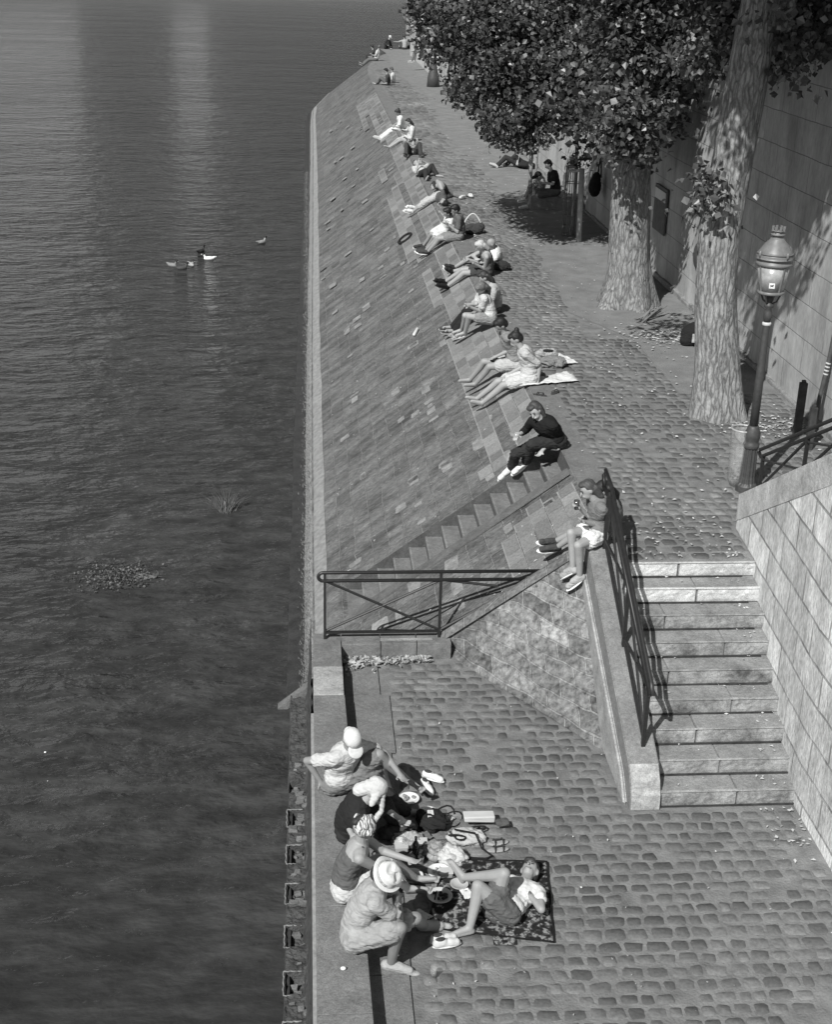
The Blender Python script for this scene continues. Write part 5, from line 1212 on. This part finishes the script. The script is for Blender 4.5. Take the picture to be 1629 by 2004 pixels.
# blanket: corners from the photo, a thin cloth with slight waves
c4 = [zp(1, 1010, 815), zp(1, 1440, 850), zp(1, 1478, 1275), zp(1, 930, 1215)]
c4 = [zp(1, 900, 835), zp(1, 1440, 848), zp(1, 1478, 1275), zp(1, 800, 1200)]
bl = thing('picnic_blanket', 'dark camouflage-patterned picnic blanket spread on the cobbles under the lying woman', 'blanket', tuple(c4[3]))
bm = NB(); N = 30
def bp(a, b): 
    p = c4[3].lerp(c4[2], a).lerp(c4[0].lerp(c4[1], a), b); p.z = ZL + .036 + .008*noise.noise((p.x*5, p.y*5, 0)) + .004*noise.noise((p.x*14, p.y*14, 3)); p.x += .01*noise.noise((0, p.y*4, 9)); return p
g = [[bm.verts.new(bp(i/N, j/N)) for j in range(N+1)] for i in range(N+1)]
for i in range(N):
    for j in range(N): bm.faces.new((g[i][j], g[i+1][j], g[i+1][j+1], g[i][j+1]))
bcl = mesh_obj('cloth', bm, camo(), bl, smooth=True); md = bcl.modifiers.new('t', 'SOLIDIFY'); md.thickness = .008
bm = NB(); rim = [bp(i/N, 0) for i in range(N)] + [bp(1, i/N) for i in range(N)] + [bp(1-i/N, 1) for i in range(N)] + [bp(0, 1-i/N) for i in range(N)]
tube(bm, [p+Vector((0, 0, .004)) for p in rim], .007, 6, closed=True); mesh_obj('hem', bm, CLOTH(.012, 'hem'), bl, smooth=True)
q = zp(1, 1215, 1262); bm = NB(); box(bm, q.x-.10, q.x+.10, q.y-.055, q.y+.10, ZL+.02, ZL+.033, .012); mesh_obj('carry_flap', bm, bcl.data.materials[0], bl)
def plate(zk, x, y, r, label, v=.6, food=None, z=ZL, tilt=0):
    c = zp(zk, x, y, z+.03); bm = NB(); lathe(bm, [(.001, 0), (r*.62, 0), (r*.72, .012), (r, .020), (r*1.01, .024), (r*.98, .024), (r*.7, .016), (r*.6, .006), (.001, .006)], c.x, c.y, 28, c.z)
    rt_ = thing('plate', label, 'plate', tuple(c), 'picnic plates'); mesh_obj('dish', bm, grey('china %.2f' % v, v, .35, .06, 20), rt_, smooth=True)
    if food:
        bm = NB(); r2 = random.Random(int(x)); 
        for i in range(9): ell(bm, (c.x+r2.uniform(-.5, .5)*r, c.y+r2.uniform(-.4, .5)*r, c.z+.022), (r*.2*r2.uniform(.5, 1.2), r*.2*r2.uniform(.5, 1), .014), seg=8, rings=6)
        tag(mesh_obj('food_scraps', bm, grey('food %.2f' % food, food, .7, .6, 30), loc=(c.x, c.y, c.z)), 'food on the ' + ' '.join(label.split()[:11]), 'food', 'food on the plates')
plate(1, 708, 502, .105, 'white plate nearest the man in the white cap', .7, .2)
plate(1, 808, 577, .10, 'white plate half in shade above the sandals', .65)
plate(1, 692, 640, .105, 'dark-rimmed plate beside the open black bag', .25, .3)
plate(1, 722, 915, .11, 'white plate under the hand of the woman in the headscarf', .6, .1)
plate(1, 872, 1020, .115, 'pale plate heaped with dark food on the blanket edge', .5, .02)
plate(1, 868, 890, .11, 'white plate in the middle of the picnic beside the plastic bag', .68, .35)
plate(1, 975, 958, .085, 'small pale plate by the crossed foot of the lying woman', .42)
def shoe_pair(zk, pts, label, v=.62, L=.27, z=ZL, cat='shoes', sandal=False, group='shoes taken off'):
    """pts: list of (heel x,y, toe x,y) in a zoom; each shoe a child of the pair"""
    bs = [(zp(zk, a, b, z+.02), zp(zk, c, d, z+.02)) for a, b, c, d in pts]
    rt_ = thing('shoe_pair' if not sandal else 'sandal_pair', label, cat, tuple(bs[0][0]), group)
    for h, t_ in bs:
        d = (t_-h); d.z = 0; d.normalize(); l = L; up = Vector((0, 0, 1)); sd_ = d.cross(up); m = Matrix((sd_, d, up)).transposed(); c = h + d*l*.5
        if not sandal:
            bm = NB(); cap(bm, h + d*.045 + up*.035, h+d*(l-.05)+up*.025, .040, .034); cap(bm, h+d*.045+up*.045, h+d*.10+up*.045, .038, .040); cap(bm, h+d*.16+up*.03, h+d*(l-.05)+up*.018, .042, .036)
            o = remeshed('shoe', bm, CLOTH(v, 'shoe'), rt_, .006, 3)
            bm = NB(); ell(bm, h+d*.075+up*.078, (.026, .045, .012), m, 12, 8); mesh_obj('opening', bm, CLOTH(.05, 'shoe lining'), o, True)
            bm = NB(); ell(bm, c+up*.008, (.044, l*.5, .012), m, 18, 8); mesh_obj('sole', bm, CLOTH(min(.7, v*1.1), 'sole'), o, True)
            bm = NB(); 
            zl = [h+d*(.12+.018*i)+up*(.076-.006*i)+sd_*(.016*(-1)**i) for i in range(5)]; tube(bm, zl, .003, 5); mesh_obj('lace', bm, CLOTH(.3, 'lace'), o)
        else:
            bm = NB(); ell(bm, c, (.042, l*.5, .010), m, 18, 8); o = mesh_obj('sole', bm, CLOTH(v, 'sandal sole'), rt_, True)
            bm = NB()
            for f_ in (.35, .7): tube(bm, [h+d*l*f_+sd_*.04*math.cos(a)+up*.04*math.sin(a) for a in [math.pi*i/7 for i in range(8)]], .007, 6)
            tube(bm, [h+d*l*.35+up*.04, h+d*l*.7+up*.04], .006, 6); mesh_obj('straps', bm, CLOTH(.04, 'strap'), o)
shoe_pair(1, [(775, 375, 895, 412), (775, 410, 840, 490)], 'pair of white laced trainers beside the picnic near the capped man', .66)
shoe_pair(1, [(815, 1268, 955, 1240), (830, 1290, 965, 1268)], 'pair of pale slip-on shoes in front of the straw-hatted man', .55)
shoe_pair(1, [(1120, 740, 1245, 722), (1120, 775, 1225, 762)], 'pair of pale patterned sandals right of the picnic bags', .32, L=.23, sandal=True, cat='sandals')
shoe_pair(1, [(840, 605, 935, 600)], 'single pale sandal at the top of the picnic heap', .4, L=.22, sandal=True, cat='sandal')
shoe_pair(4, [(655, 680, 745, 695), (775, 685, 835, 655)], 'pair of dark strappy sandals lying on the quay below the towels', .05, L=.25, z=0, sandal=True, cat='sandals')
def blob(name, zk, x, y, r, mat, label, cat, z=ZL, h=.6, seed=0, folds=.03, group=None, n=5, vox=.012):
    c = zp(zk, x, y, z); r2 = random.Random(seed+int(x)); rt_ = thing(name, label, cat, tuple(c), group); bm = NB()
    ell(bm, c+Vector((0, 0, r[2]*.8)), r)
    for i in range(n): ell(bm, c+Vector((r2.uniform(-.7, .7)*r[0], r2.uniform(-.7, .7)*r[1], r[2]*r2.uniform(.5, 1.2))), (r[0]*r2.uniform(.3, .6), r[1]*r2.uniform(.3, .6), r[2]*r2.uniform(.5, .9)))
    o = remeshed('bundle' if cat != 'bag' else 'bag_body', bm, mat, rt_, vox, 1, folds=folds, seed=seed); return rt_, c
def crinkle(name, v, alpha):
    t = NT(name); n = t.noise(t.pos(warp=.1, wscale=6), 16, 6, .75); t.col(t.ramp(n, [(.35, v*.4), (.55, v), (.7, min(.9, v*1.9))])); t.b.inputs['Roughness'].default_value = .25; t.b.inputs['Alpha'].default_value = alpha
    t.l(t.bump(n, 1, .03), t.b.inputs['Normal']); return t.m
M_PL = crinkle('crinkled plastic', .38, .92); M_FOIL = crinkle('crumpled foil', .45, 1)
blob('plastic_bag', 1, 700, 740, (.16, .11, .07), M_FOIL, 'crumpled shiny wrapping in the middle of the picnic heap', 'wrapping', seed=1, folds=.05)
blob('plastic_bag', 1, 850, 800, (.13, .15, .07), M_PL, 'translucent plastic bag left of the lying woman', 'plastic bag', seed=2, folds=.05)
blob('plastic_bag', 1, 935, 845, (.14, .10, .10), CLOTH(.5, 'white bag'), 'white knotted carrier bag at the blanket corner', 'plastic bag', seed=3, folds=.05)
blob('dark_jacket', 1, 620, 700, (.15, .10, .07), CLOTH(.05, 'dark wool'), 'dark grey folded jacket behind the picnic plates', 'jacket', seed=4, folds=.04)
bg1, c = blob('black_bag', 1, 830, 655, (.15, .12, .10), CLOTH(.018, 'black bag'), 'open black bag with looped straps in the picnic heap', 'bag', seed=5, folds=.03)
bm = NB(); tube(bm, [c+Vector((.14*math.cos(a)+.08, .10*math.sin(a), .16+.05*math.sin(a*2))) for a in [i*.35 for i in range(18)]], .010, 6); mesh_obj('strap', bm, CLOTH(.015, 'strap'), bg1)
bm = NB(); box(bm, c.x-.05, c.x+.01, c.y-.05, c.y+.03, ZL+.14, ZL+.20, .006); mesh_obj('paper', bm, M_WHITE, bg1)
bg2, c = blob('canvas_bag', 1, 1010, 720, (.20, .12, .06), CLOTH(.42, 'pale canvas'), 'pale canvas bag with long dark cord straps right of the picnic', 'bag', seed=6, folds=.04)
bm = NB(); tube(bm, [c+Vector((-.18+.02*i+.10*math.sin(i*.55), -.14+.016*i+.07*math.cos(i*.5), .12-.004*i)) for i in range(22)], .009, 6); tube(bm, [zp(1, 950, 660, ZL+.14), zp(1, 1060, 680, ZL+.14), zp(1, 1095, 760, ZL+.04), zp(1, 1150, 800, ZL+.035), zp(1, 1120, 815, ZL+.035), zp(1, 1030, 810, ZL+.04)], .009, 6); mesh_obj('cord_strap', bm, CLOTH(.015, 'strap'), bg2)
c = zp(1, 960, 715); o = blob('folded_cloth', 1, 955, 718, (.10, .07, .05), CLOTH(.07, 'dark folded cloth'), 'dark folded cloth lying against the canvas bag', 'cloth', seed=8)
c = zp(1, 1075, 645, ZL); bx_ = thing('paper_box', 'white paper box on top of the canvas bag', 'box', tuple(c))
bm = NB(); box(bm, c.x-.15, c.x+.15, c.y-.06, c.y+.06, ZL+.08, ZL+.15, .012, .01); mesh_obj('carton', bm, grey('white card', .55, .6, .08), bx_)
bm = NB(); box(bm, c.x+.16, c.x+.30, c.y-.10, c.y+.0, ZL+.06, ZL+.10, .02, .01); mesh_obj('flap', bm, CLOTH(.10, 'flap'), bx_)
def card(zk, x, y, w, d, v, label, nm='napkin', rot=0):
    c = zp(zk, x, y, ZL+.035); bm = NB(); m = Matrix.Rotation(rot, 3, 'Z'); N = 6
    g = [[bm.verts.new(c + m @ Vector(((i/N-.5)*w, (j/N-.5)*d, .02*noise.noise((i*.7+x, j*.7, y))+.01))) for j in range(N+1)] for i in range(N+1)]
    for i in range(N):
        for j in range(N): bm.faces.new((g[i][j], g[i+1][j], g[i+1][j+1], g[i][j+1]))
    o = mesh_obj(nm, bm, grey('paper %.2f' % v, v, .8, .1, 9), loc=tuple(c), smooth=True); tag(o, label, nm.replace('_', ' '), 'papers in the picnic heap'); return o
card(1, 1015, 1005, .09, .14, .7, 'small white paper napkin on the blanket by the bent leg', rot=.3)
card(1, 780, 1120, .10, .16, .5, 'pale crumpled paper in front of the straw-hatted man', rot=.8)
card(1, 780, 700, .16, .12, .14, 'grey paper bag lying in the picnic heap', 'paper_bag', rot=.4)
card(1, 800, 780, .12, .16, .25, 'creased grey wrapper near the foil', 'wrapper', rot=1.1)
card(1, 560, 1060, .10, .1, .5, 'scrap of white paper between the two seated picnickers', rot=1.1)
card(1, 905, 770, .13, .10, .35, 'pale torn wrapper between the plastic bag and the canvas bag', 'wrapper', rot=.5)
card(1, 660, 790, .12, .09, .08, 'dark cloth napkin near the hand of the woman in the headscarf', rot=.2)
def bottle(zk, x, y, label, v, r=.035, h=.24, lying=None, alpha=1):
    c = zp(zk, x, y, ZL+.03); m = Matrix.Identity(3)
    bm = NB(); lathe(bm, [(.001, 0), (r, 0), (r, h*.6), (r*.9, h*.68), (r*.38, h*.82), (r*.36, h*.97), (r*.42, h*.97), (r*.42, h), (.001, h)], 0, 0, 18, 0)
    if lying is not None: m = Matrix.Rotation(lying, 3, 'Z') @ Matrix.Rotation(math.radians(88), 3, 'Y'); c.z += r
    for q in bm.verts: q.co = c + m @ q.co
    o = mesh_obj('bottle', bm, grey('bottle %.2f' % v, v, .15, .1, alpha=alpha, spec=.7), loc=tuple(c), smooth=True); tag(o, label, 'bottle', 'picnic bottles')
bottle(1, 742, 812, 'dark glass wine bottle standing in the middle of the picnic food', .02)
bottle(1, 700, 830, 'clear water bottle lying by the plate in the heap', .4, .033, .22, lying=.6, alpha=.6)
for i_, (x_, y_, v_, lab_) in enumerate([(668, 770, .35, 'pale food tub left of the foil wrapping'), (770, 745, .12, 'dark food tub right of the foil wrapping'), (905, 905, .3, 'grey food tub below the knotted carrier bag')]):
    c = zp(1, x_, y_, ZL+.03); bm = NB(); box(bm, c.x-.06, c.x+.06, c.y-.045, c.y+.045, c.z, c.z+.05, .012); tbx = thing('food_tub', lab_, 'food tub', tuple(c), 'food tubs in the picnic heap'); mesh_obj('tub', bm, grey('tub %.2f' % v_, v_, .3, .1), tbx)
    bm = NB(); box(bm, c.x-.065, c.x+.065, c.y-.05, c.y+.05, c.z+.051, c.z+.058, .004); mesh_obj('lid', bm, grey('tub lid', .5, .35, .15), tbx)
# glasses and cups
def glass(zk, x, y, label, z=ZL, r=.03, h=.085, v=.4, nm='drinking_glass', cat='glass', alpha=.3, at3=None):
    c = zp(zk, x, y, z+.026) if at3 is None else at3; bm = NB(); lathe(bm, [(.001, 0), (r*.75, 0), (r, h), (r*.92, h), (r*.70, .006), (.001, .006)], c.x, c.y, 18, c.z)
    o = mesh_obj(nm, bm, grey('glass %.2f' % v, v, .12, .1, alpha=alpha, spec=.8), loc=tuple(c), smooth=True); tag(o, label, cat)
glass(1, 838, 1440, 'small clear glass standing alone on the cobbles near the grey trainers')
glass(1, 770, 845, 'plastic cup among the food in front of the headscarf', v=.6)
glass(1, 850, 835, 'second cup beside the crumpled bag', v=.3, alpha=1)
h_ = wb['wr']['f'] + (wb['wr']['f']-wb['el']['f']).normalized()*.09
glass(1, 0, 0, 'clear plastic cup held by the woman in black', at3=h_-Vector((0, 0, .05)), nm='plastic_cup', cat='cup', v=.6, alpha=.6, h=.11, r=.038)
h_ = g1['wr']['f'] + (g1['wr']['f']-g1['el']['f']).normalized()*.09
glass(1, 0, 0, 'dark striped cup held up by the girl on the parapet', at3=h_-Vector((0, 0, .05)), nm='striped_cup', cat='cup', v=.06, alpha=1, h=.11, r=.035)
def phone(p, label, nm='phone', w=.075, h=.14, v=.02, g=None):
    bm = NB(); hd_, wr_ = p['hd'], (p['wr']['n']+p['wr']['f'])/2; f = (hd_-wr_).normalized(); c = wr_ + f*.03 + Vector((0, 0, .04)); sdv = f.cross(Vector((0, 0, 1))).normalized(); u = sdv.cross(f).normalized()
    r = bmesh.ops.create_cube(bm, size=1, matrix=Matrix.Translation(c) @ Matrix((sdv, f, u)).transposed().to_4x4() @ Matrix.Diagonal((w, .012, h, 1))); bmesh.ops.bevel(bm, geom=list(bm.edges), offset=.003, segments=2, affect='EDGES')
    tag(mesh_obj(nm, bm, grey('%s %.2f' % (nm, v), v, .4, .1), loc=tuple(c)), label, nm, g)
phone(m4, 'pale phone held up by the person lying on the quay edge', v=.4)
phone(m2, 'dark open book held by the long-haired reader', 'book', .2, .16, .03)
phone(m8, 'white paper parcel in the hands of the blonde woman', 'parcel', .14, .10, .6)
phone(m7, 'white paper sandwich wrapper in the hands of the man in grey', 'sandwich', .12, .09, .6)
# towels, bags behind the row
def cloth_sheet(zk, pts, v, label, nm='towel', z=0.02, seed=0, cat='towel'):
    cs = [zp(zk, a, b, z) for a, b in pts]; bm = NB(); N = 16
    g = []
    for i in range(N+1):
        row = []
        for j in range(N+1):
            p = cs[0].lerp(cs[1], i/N).lerp(cs[3].lerp(cs[2], i/N), j/N); e = min(i, j, N-i, N-j)/N
            p.z = z + .03 + .05*noise.noise((p.x*6+seed, p.y*4, 0))*min(1, e*6) + .02*noise.noise((p.x*17, p.y*17, seed)); p.x += .05*noise.noise((p.y*5, seed, 0)); row.append(bm.verts.new(p))
        g.append(row)
    for i in range(N):
        for j in range(N): bm.faces.new((g[i][j], g[i+1][j], g[i+1][j+1], g[i][j+1]))
    c = sum(cs, Vector())/4; o = mesh_obj(nm, bm, CLOTH(v, 'towel'), loc=tuple(c), smooth=True); md = o.modifiers.new('t', 'SOLIDIFY'); md.thickness = .006; tag(o, label, cat)
cloth_sheet(4, [(570, 640), (950, 607), (880, 545), (690, 590)], .66, 'white towel spread behind the person in the two-tone t-shirt', seed=2)
cloth_sheet(4, [(830, 500), (940, 495), (880, 455), (820, 430)], .62, 'small white cloth bunched right of the striped bag', 'white_cloth', seed=4, cat='cloth')
blob('striped_bag', 4, 775, 510, (.22, .16, .10), CLOTH(.20, 'striped bag cloth'), 'rumpled grey beach bag on the quay behind the barefoot pair', 'bag', z=0, seed=11, folds=.06)
bgk, c = blob('beach_bag', 4, 745, 455, (.20, .12, .09), CLOTH(.34, 'pale bag cloth'), 'pale beach bag with dark opening behind the grey bag', 'bag', z=0, seed=12, folds=.05)
bm = NB(); ell(bm, c+Vector((0, -.05, .14)), (.11, .05, .03)); mesh_obj('opening', bm, CLOTH(.02, 'bag inside'), bgk, True)
blob('handbag', 4, 795, 1035, (.10, .07, .06), CLOTH(.55, 'white handbag'), 'white handbag by the hand of the woman in black', 'handbag', z=0, seed=13, folds=.02)
blob('black_shoulder_bag', 5, 1280, 1590, (.20, .16, .12), CLOTH(.03, 'black bag'), 'black shoulder bag on the quay right of the blonde woman', 'bag', z=0, seed=14, folds=.03)
bb, c = blob('dark_handbag', 5, 1030, 1265, (.26, .18, .14), CLOTH(.05, 'dark bag'), 'dark handbag with pale curved handle behind the man in grey', 'handbag', z=0, seed=15, folds=.02)
bm = NB(); tube(bm, [c+Vector((-.28+.06*i, .1, .12+.36*math.sin(math.pi*i/9))) for i in range(10)], .018, 6); mesh_obj('handle', bm, CLOTH(.6, 'handle'), bb)
blob('dark_lap_bag', 4, 0, 0, (.01, .01, .01), CLOTH(.03), 'x', 'bag') if False else None
lap = m12['pv'] + m12['Ft']*.28 + Vector((0, 0, .12)); bm = NB(); ell(bm, lap, (.11, .09, .08)); ell(bm, lap+Vector((-.1, .02, .05)), (.07, .05, .05))
lb_ = thing('lap_bag', 'dark bag with pale stripes on the lap of the person in grey t-shirt', 'bag', tuple(lap)); remeshed('bag_body', bm, CLOTH(.03, 'lap bag'), lb_, .012, 1, folds=.02)
# ring left on the slope, litter on the slope
c = atS(794, 468); nrm = Vector((-KS, 0, 1)).normalized(); ux = Vector((1, 0, KS)).normalized()
bm = NB(); tube(bm, [c + nrm*.03 + ux*.20*math.cos(a) + Vector((0, .30*math.sin(a), 0)) for a in [2*math.pi*i/20 for i in range(20)]], .035, 6, closed=True)
tag(mesh_obj('rubber_ring', bm, CLOTH(.02, 'rubber'), loc=tuple(c)), 'dark oval ring lying on the slope left of the shoes', 'ring')
c = atS(812, 655)
bm = NB(); cap(bm, c+Vector((-.02, -.10, .03)), c+Vector((.06, .10, .10)), .035, .03); tag(mesh_obj('plastic_bottle', bm, grey('pale bottle', .6, .3, .1), loc=tuple(c), smooth=True), 'pale plastic bottle lying in the middle of the slope', 'bottle')
r2 = random.Random(31); bm = NB()
for i in range(260):
    y = 14.6 + (r2.random()**1.6)*60; x = r2.uniform(.3, 3.4)
    if 16.6 < y < 17.8: continue
    c = Vector((x, y, slope_z(x))) + nrm*.012; s = r2.uniform(.012, .035); a = r2.uniform(0, 3.1); d1 = ux*math.cos(a) + Vector((0, math.sin(a), 0)); d2 = nrm.cross(d1)
    face(bm, [c-d1*s, c-d2*s*.4+nrm*.004, c+d1*s, c+d2*s*.4+nrm*.006])
tag(mesh_obj('fallen_leaves', bm, grey('dry pale leaves', .45, .8, .3, 8)), kind='stuff', label='dry leaves and scraps scattered over the slope', cat='leaves')
bm = NB()
def flake(x, y, z, s):
    a = r2.uniform(0, 6.28); q = [Vector((math.cos(a+b)*s*k, math.sin(a+b)*s*k, 0)) for b, k in ((0, 1), (1.5, .5), (3.1, .9), (4.6, .55))]
    face(bm, [Vector((x, y, z + r2.uniform(.002, .02)))+v for v in q])
for i in range(900):
    y = 13.8 + (r2.random()**1.5)*40; x = r2.uniform(3.6, 7.4) if y > 15 else r2.uniform(3.7, 5.0); flake(x, y, .022, r2.uniform(.012, .035))
for i in range(260): flake(r2.gauss(6.6, .5), r2.gauss(23.4, .35), .02, r2.uniform(.02, .05))
for i in range(160): flake(r2.gauss(6.9, .35), r2.gauss(18.4, .3), .02, r2.uniform(.02, .045))
for i in range(110): flake(r2.uniform(.95, 4.8), r2.uniform(7.5, 13.5), ZL+.02, r2.uniform(.006, .016))
for i in range(30): flake(r2.uniform(4.5, 4.9), r2.uniform(10.3, 11.2), ZL+.028, r2.uniform(.015, .035))
for k in range(9):
    for i in range(9): flake(r2.uniform(3.6, 4.95) if r2.random() < .5 else r2.gauss(4.82, .06), 13.7-.3*k+.14+r2.uniform(-.1, .12), -.18*k+.008, r2.uniform(.01, .028))
tag(mesh_obj('fallen_leaves', bm, grey('dry pale leaves', .45, .8, .3, 8)), kind='stuff', label='dry leaves scattered over the paving and steps', cat='leaves')
bm = NB()
for i in range(420):
    t_ = r2.random(); x = .45 + 1.0*t_**1.4 + r2.gauss(0, .04); y = 14.40 - abs(r2.gauss(0, .10))*(1.4-t_) ; s = r2.uniform(.018, .045); c = Vector((x, y, ZL+.03+r2.uniform(0, .05)))
    a = Vector((r2.gauss(0, 1), r2.gauss(0, 1), r2.gauss(0, .5))).normalized(); b = a.cross(Vector((r2.gauss(0, 1), r2.gauss(0, 1), r2.gauss(0, 1)))).normalized()
    face(bm, [c-a*s, c-b*s*.6, c+a*s, c+b*s*.6])
tag(mesh_obj('leaf_litter', bm, grey('dry litter', .36, .8, .5, 14)), kind='stuff', label='drift of dry leaves in the far corner of the landing', cat='leaves')
# stone bench, backpacks
c = atZ(1092, 412, 0); bn = thing('stone_bench', 'low stone block bench in leaf shade under the sapling', 'bench', tuple(c))
bm = NB(); box(bm, c.x-.75, c.x+.95, c.y-.0, c.y+.55, -.02, .38, .02); mesh_obj('block', bm, stone_tone('bench stone', .18), bn)
c = atZ(1368, 678, 0); bk = thing('backpack', 'black backpack with pale logo patch on the ground left of the leaning trunk', 'backpack', tuple(c))
bm = NB(); ell(bm, c+Vector((-.02, .1, .20)), (.30, .18, .22)); cap(bm, c+Vector((-.22, .05, .10)), c+Vector((.2, .05, .10)), .12, .12); remeshed('bag_body', bm, CLOTH(.015, 'backpack'), bk, .015, 2, folds=.012)
bm = NB(); cc = c+Vector((-.12, -.10, .20)); box(bm, cc.x-.045, cc.x+.045, cc.y-.03, cc.y-.01, cc.z-.10, cc.z+.06, .006); mesh_obj('patch', bm, CLOTH(.4, 'patch'), bk)
bm = NB(); tube(bm, [c+Vector((-.12+.03*i, -.05, .36+.07*math.sin(math.pi*i/8))) for i in range(9)], .014, 6); mesh_obj('strap', bm, CLOTH(.02, 'strap'), bk)
c = atX(1165, 365, 7.30); hb = thing('hanging_bag', 'black bag hung against the dappled wall right of the stake', 'bag', tuple(c))
bm = NB(); ell(bm, c, (.16, .24, .26)); ell(bm, c+Vector((0, -.1, .2)), (.12, .15, .18)); remeshed('bag_body', bm, CLOTH(.01, 'backpack'), hb, .02, 2, folds=.02)
bm = NB(); tube(bm, [c+Vector((.1, -.2+.05*i, .25+.45*math.sin(math.pi*i/8))) for i in range(9)], .02, 6); mesh_obj('strap', bm, CLOTH(.02, 'strap'), hb)
bm = NB(); c = atZ(1262, 630, .0)
for i in range(10): a = r2.uniform(-.3, .3); tube(bm, [c+Vector((r2.uniform(-.2, .1), r2.uniform(-.15, .15), .02)), c+Vector((r2.uniform(.1, .55), r2.uniform(.2, .6), r2.uniform(.08, .22)))], .016, 5)
tag(mesh_obj('fallen_branch', bm, grey('dead branch', .18, .9, .4), loc=tuple(c)), 'bundle of dead branches on the dirt in front of the thick trunk', 'branch')
# ---- ducks
def duck(u, v, hd_, light, label):
    c = atZ(u, v+4, WZ); t_ = thing('duck', label, 'duck', tuple(c), 'ducks on the river'); m = Matrix.Rotation(hd_, 3, 'Z'); s = .92
    R = lambda x, y, z: c + m @ Vector((x*s, y*s, z*s))
    bm = NB(); ell(bm, R(0, 0, .045), (.19*s, .09*s, .075*s), m); cap(bm, R(-.15, 0, .07), R(-.26, 0, .10), .05*s, .015*s); cap(bm, R(.12, 0, .07), R(.17, 0, .17), .045*s, .035*s); ell(bm, R(.185, 0, .20), (.05*s, .036*s, .038*s), m); cap(bm, R(.22, 0, .195), R(.27, 0, .188), .018*s, .012*s)
    b_ = remeshed('body', bm, grey('duck %.2f' % light, light, .7, .3, 30), t_, .012, 2)
    bm = NB(); ell(bm, R(.19, 0, .205), (.054*s, .040*s, .042*s), m); mesh_obj('head_feathers', bm, grey('duck head', .015, .4, .2), b_, True)
for i, (u, v, a, l, lab) in enumerate([(337, 517, -.6, .22, 'leftmost duck of the group, grey back'), (356, 523, .3, .07, 'dark duck lowest in the group, second from left'), (374, 516, -1.0, .35, 'duck with pale flank just left of the white drake'), (393, 490, 1.0, .03, 'black duck above the white drake'), (409, 504, 3.3, .8, 'white-sided drake, brightest of the ducks'), (512, 472, .7, .28, 'lone duck apart on the right near the embankment')]): duck(u, v, a, l, lab)
# ---- water plants
M_WEED = grey('water weed', .085, .6, .5, 20, spec=.5)
c = atZ(442, 1003, WZ); bm = NB()
for i in range(190):
    a = r2.uniform(-1.0, 1.0) + math.pi/2; L = r2.uniform(.3, .85); b = c + Vector((r2.gauss(0, .05), r2.gauss(0, .05), -.02)); tip = b + Vector((math.cos(a)*L*r2.uniform(.3, 1.1), math.sin(a)*L, r2.uniform(.02, .25))); md_ = b.lerp(tip, .5) + Vector((0, 0, r2.uniform(.02, .10)))
    w = Vector((r2.uniform(-1, 1), r2.uniform(-1, 1), 0)).normalized()*r2.uniform(.003, .007)
    face(bm, [b-w, b+w, md_+w, md_-w]); face(bm, [md_-w, md_+w, tip])
tag(mesh_obj('water_plant', bm, M_WEED, loc=tuple(c)), 'grassy clump of water weed breaking the surface nearer the embankment', 'water plant', 'water plants in the river')
c = atZ(228, 1132, WZ); bm = NB()
for i in range(1100):
    p = c + Vector((r2.gauss(0, .27), r2.gauss(0, .22), 0)); p.x = min(p.x, c.x+.7); b = p + Vector((0, 0, r2.uniform(-.03, .07))); ax = Vector((r2.gauss(.5, .8), r2.gauss(0, .8), r2.uniform(0, .9))).normalized(); L = r2.uniform(.02, .06); sd_ = ax.cross(Vector((r2.gauss(0, 1), r2.gauss(0, 1), 1))).normalized()*L*.3
    face(bm, [b, b+ax*L*.5+sd_, b+ax*L, b+ax*L*.5-sd_])
for i in range(60):
    p = c + Vector((r2.uniform(.2, .55), r2.gauss(0, .04), .0)); w = Vector((0, 1, 0))*r2.uniform(.003, .006); face(bm, [p-w, p+Vector((r2.uniform(.08, .2), r2.uniform(-.01, .06), .03))-w, p+Vector((.1, .02, .04))+w, p+w])
tag(mesh_obj('water_plant', bm, M_WEED, loc=tuple(c)), 'broad leafy clump of water plant farther out in the river', 'water plant', 'water plants in the river')
# small white pebbles on coping and pieces of litter
for u, v, z, s, lab in ((672, 1895, ZC, .018, 'small white pebble on the coping near the bottom edge'), (88, 1472, WZ, .012, 'tiny white speck floating on the river at the left')):
    c = atZ(u, v, z+s); bm = NB(); ell(bm, c, (s*1.3, s, s*.8)); tag(mesh_obj('pebble', bm, grey('white bit', .8, .6, .05), loc=tuple(c), smooth=True), lab, 'pebble')
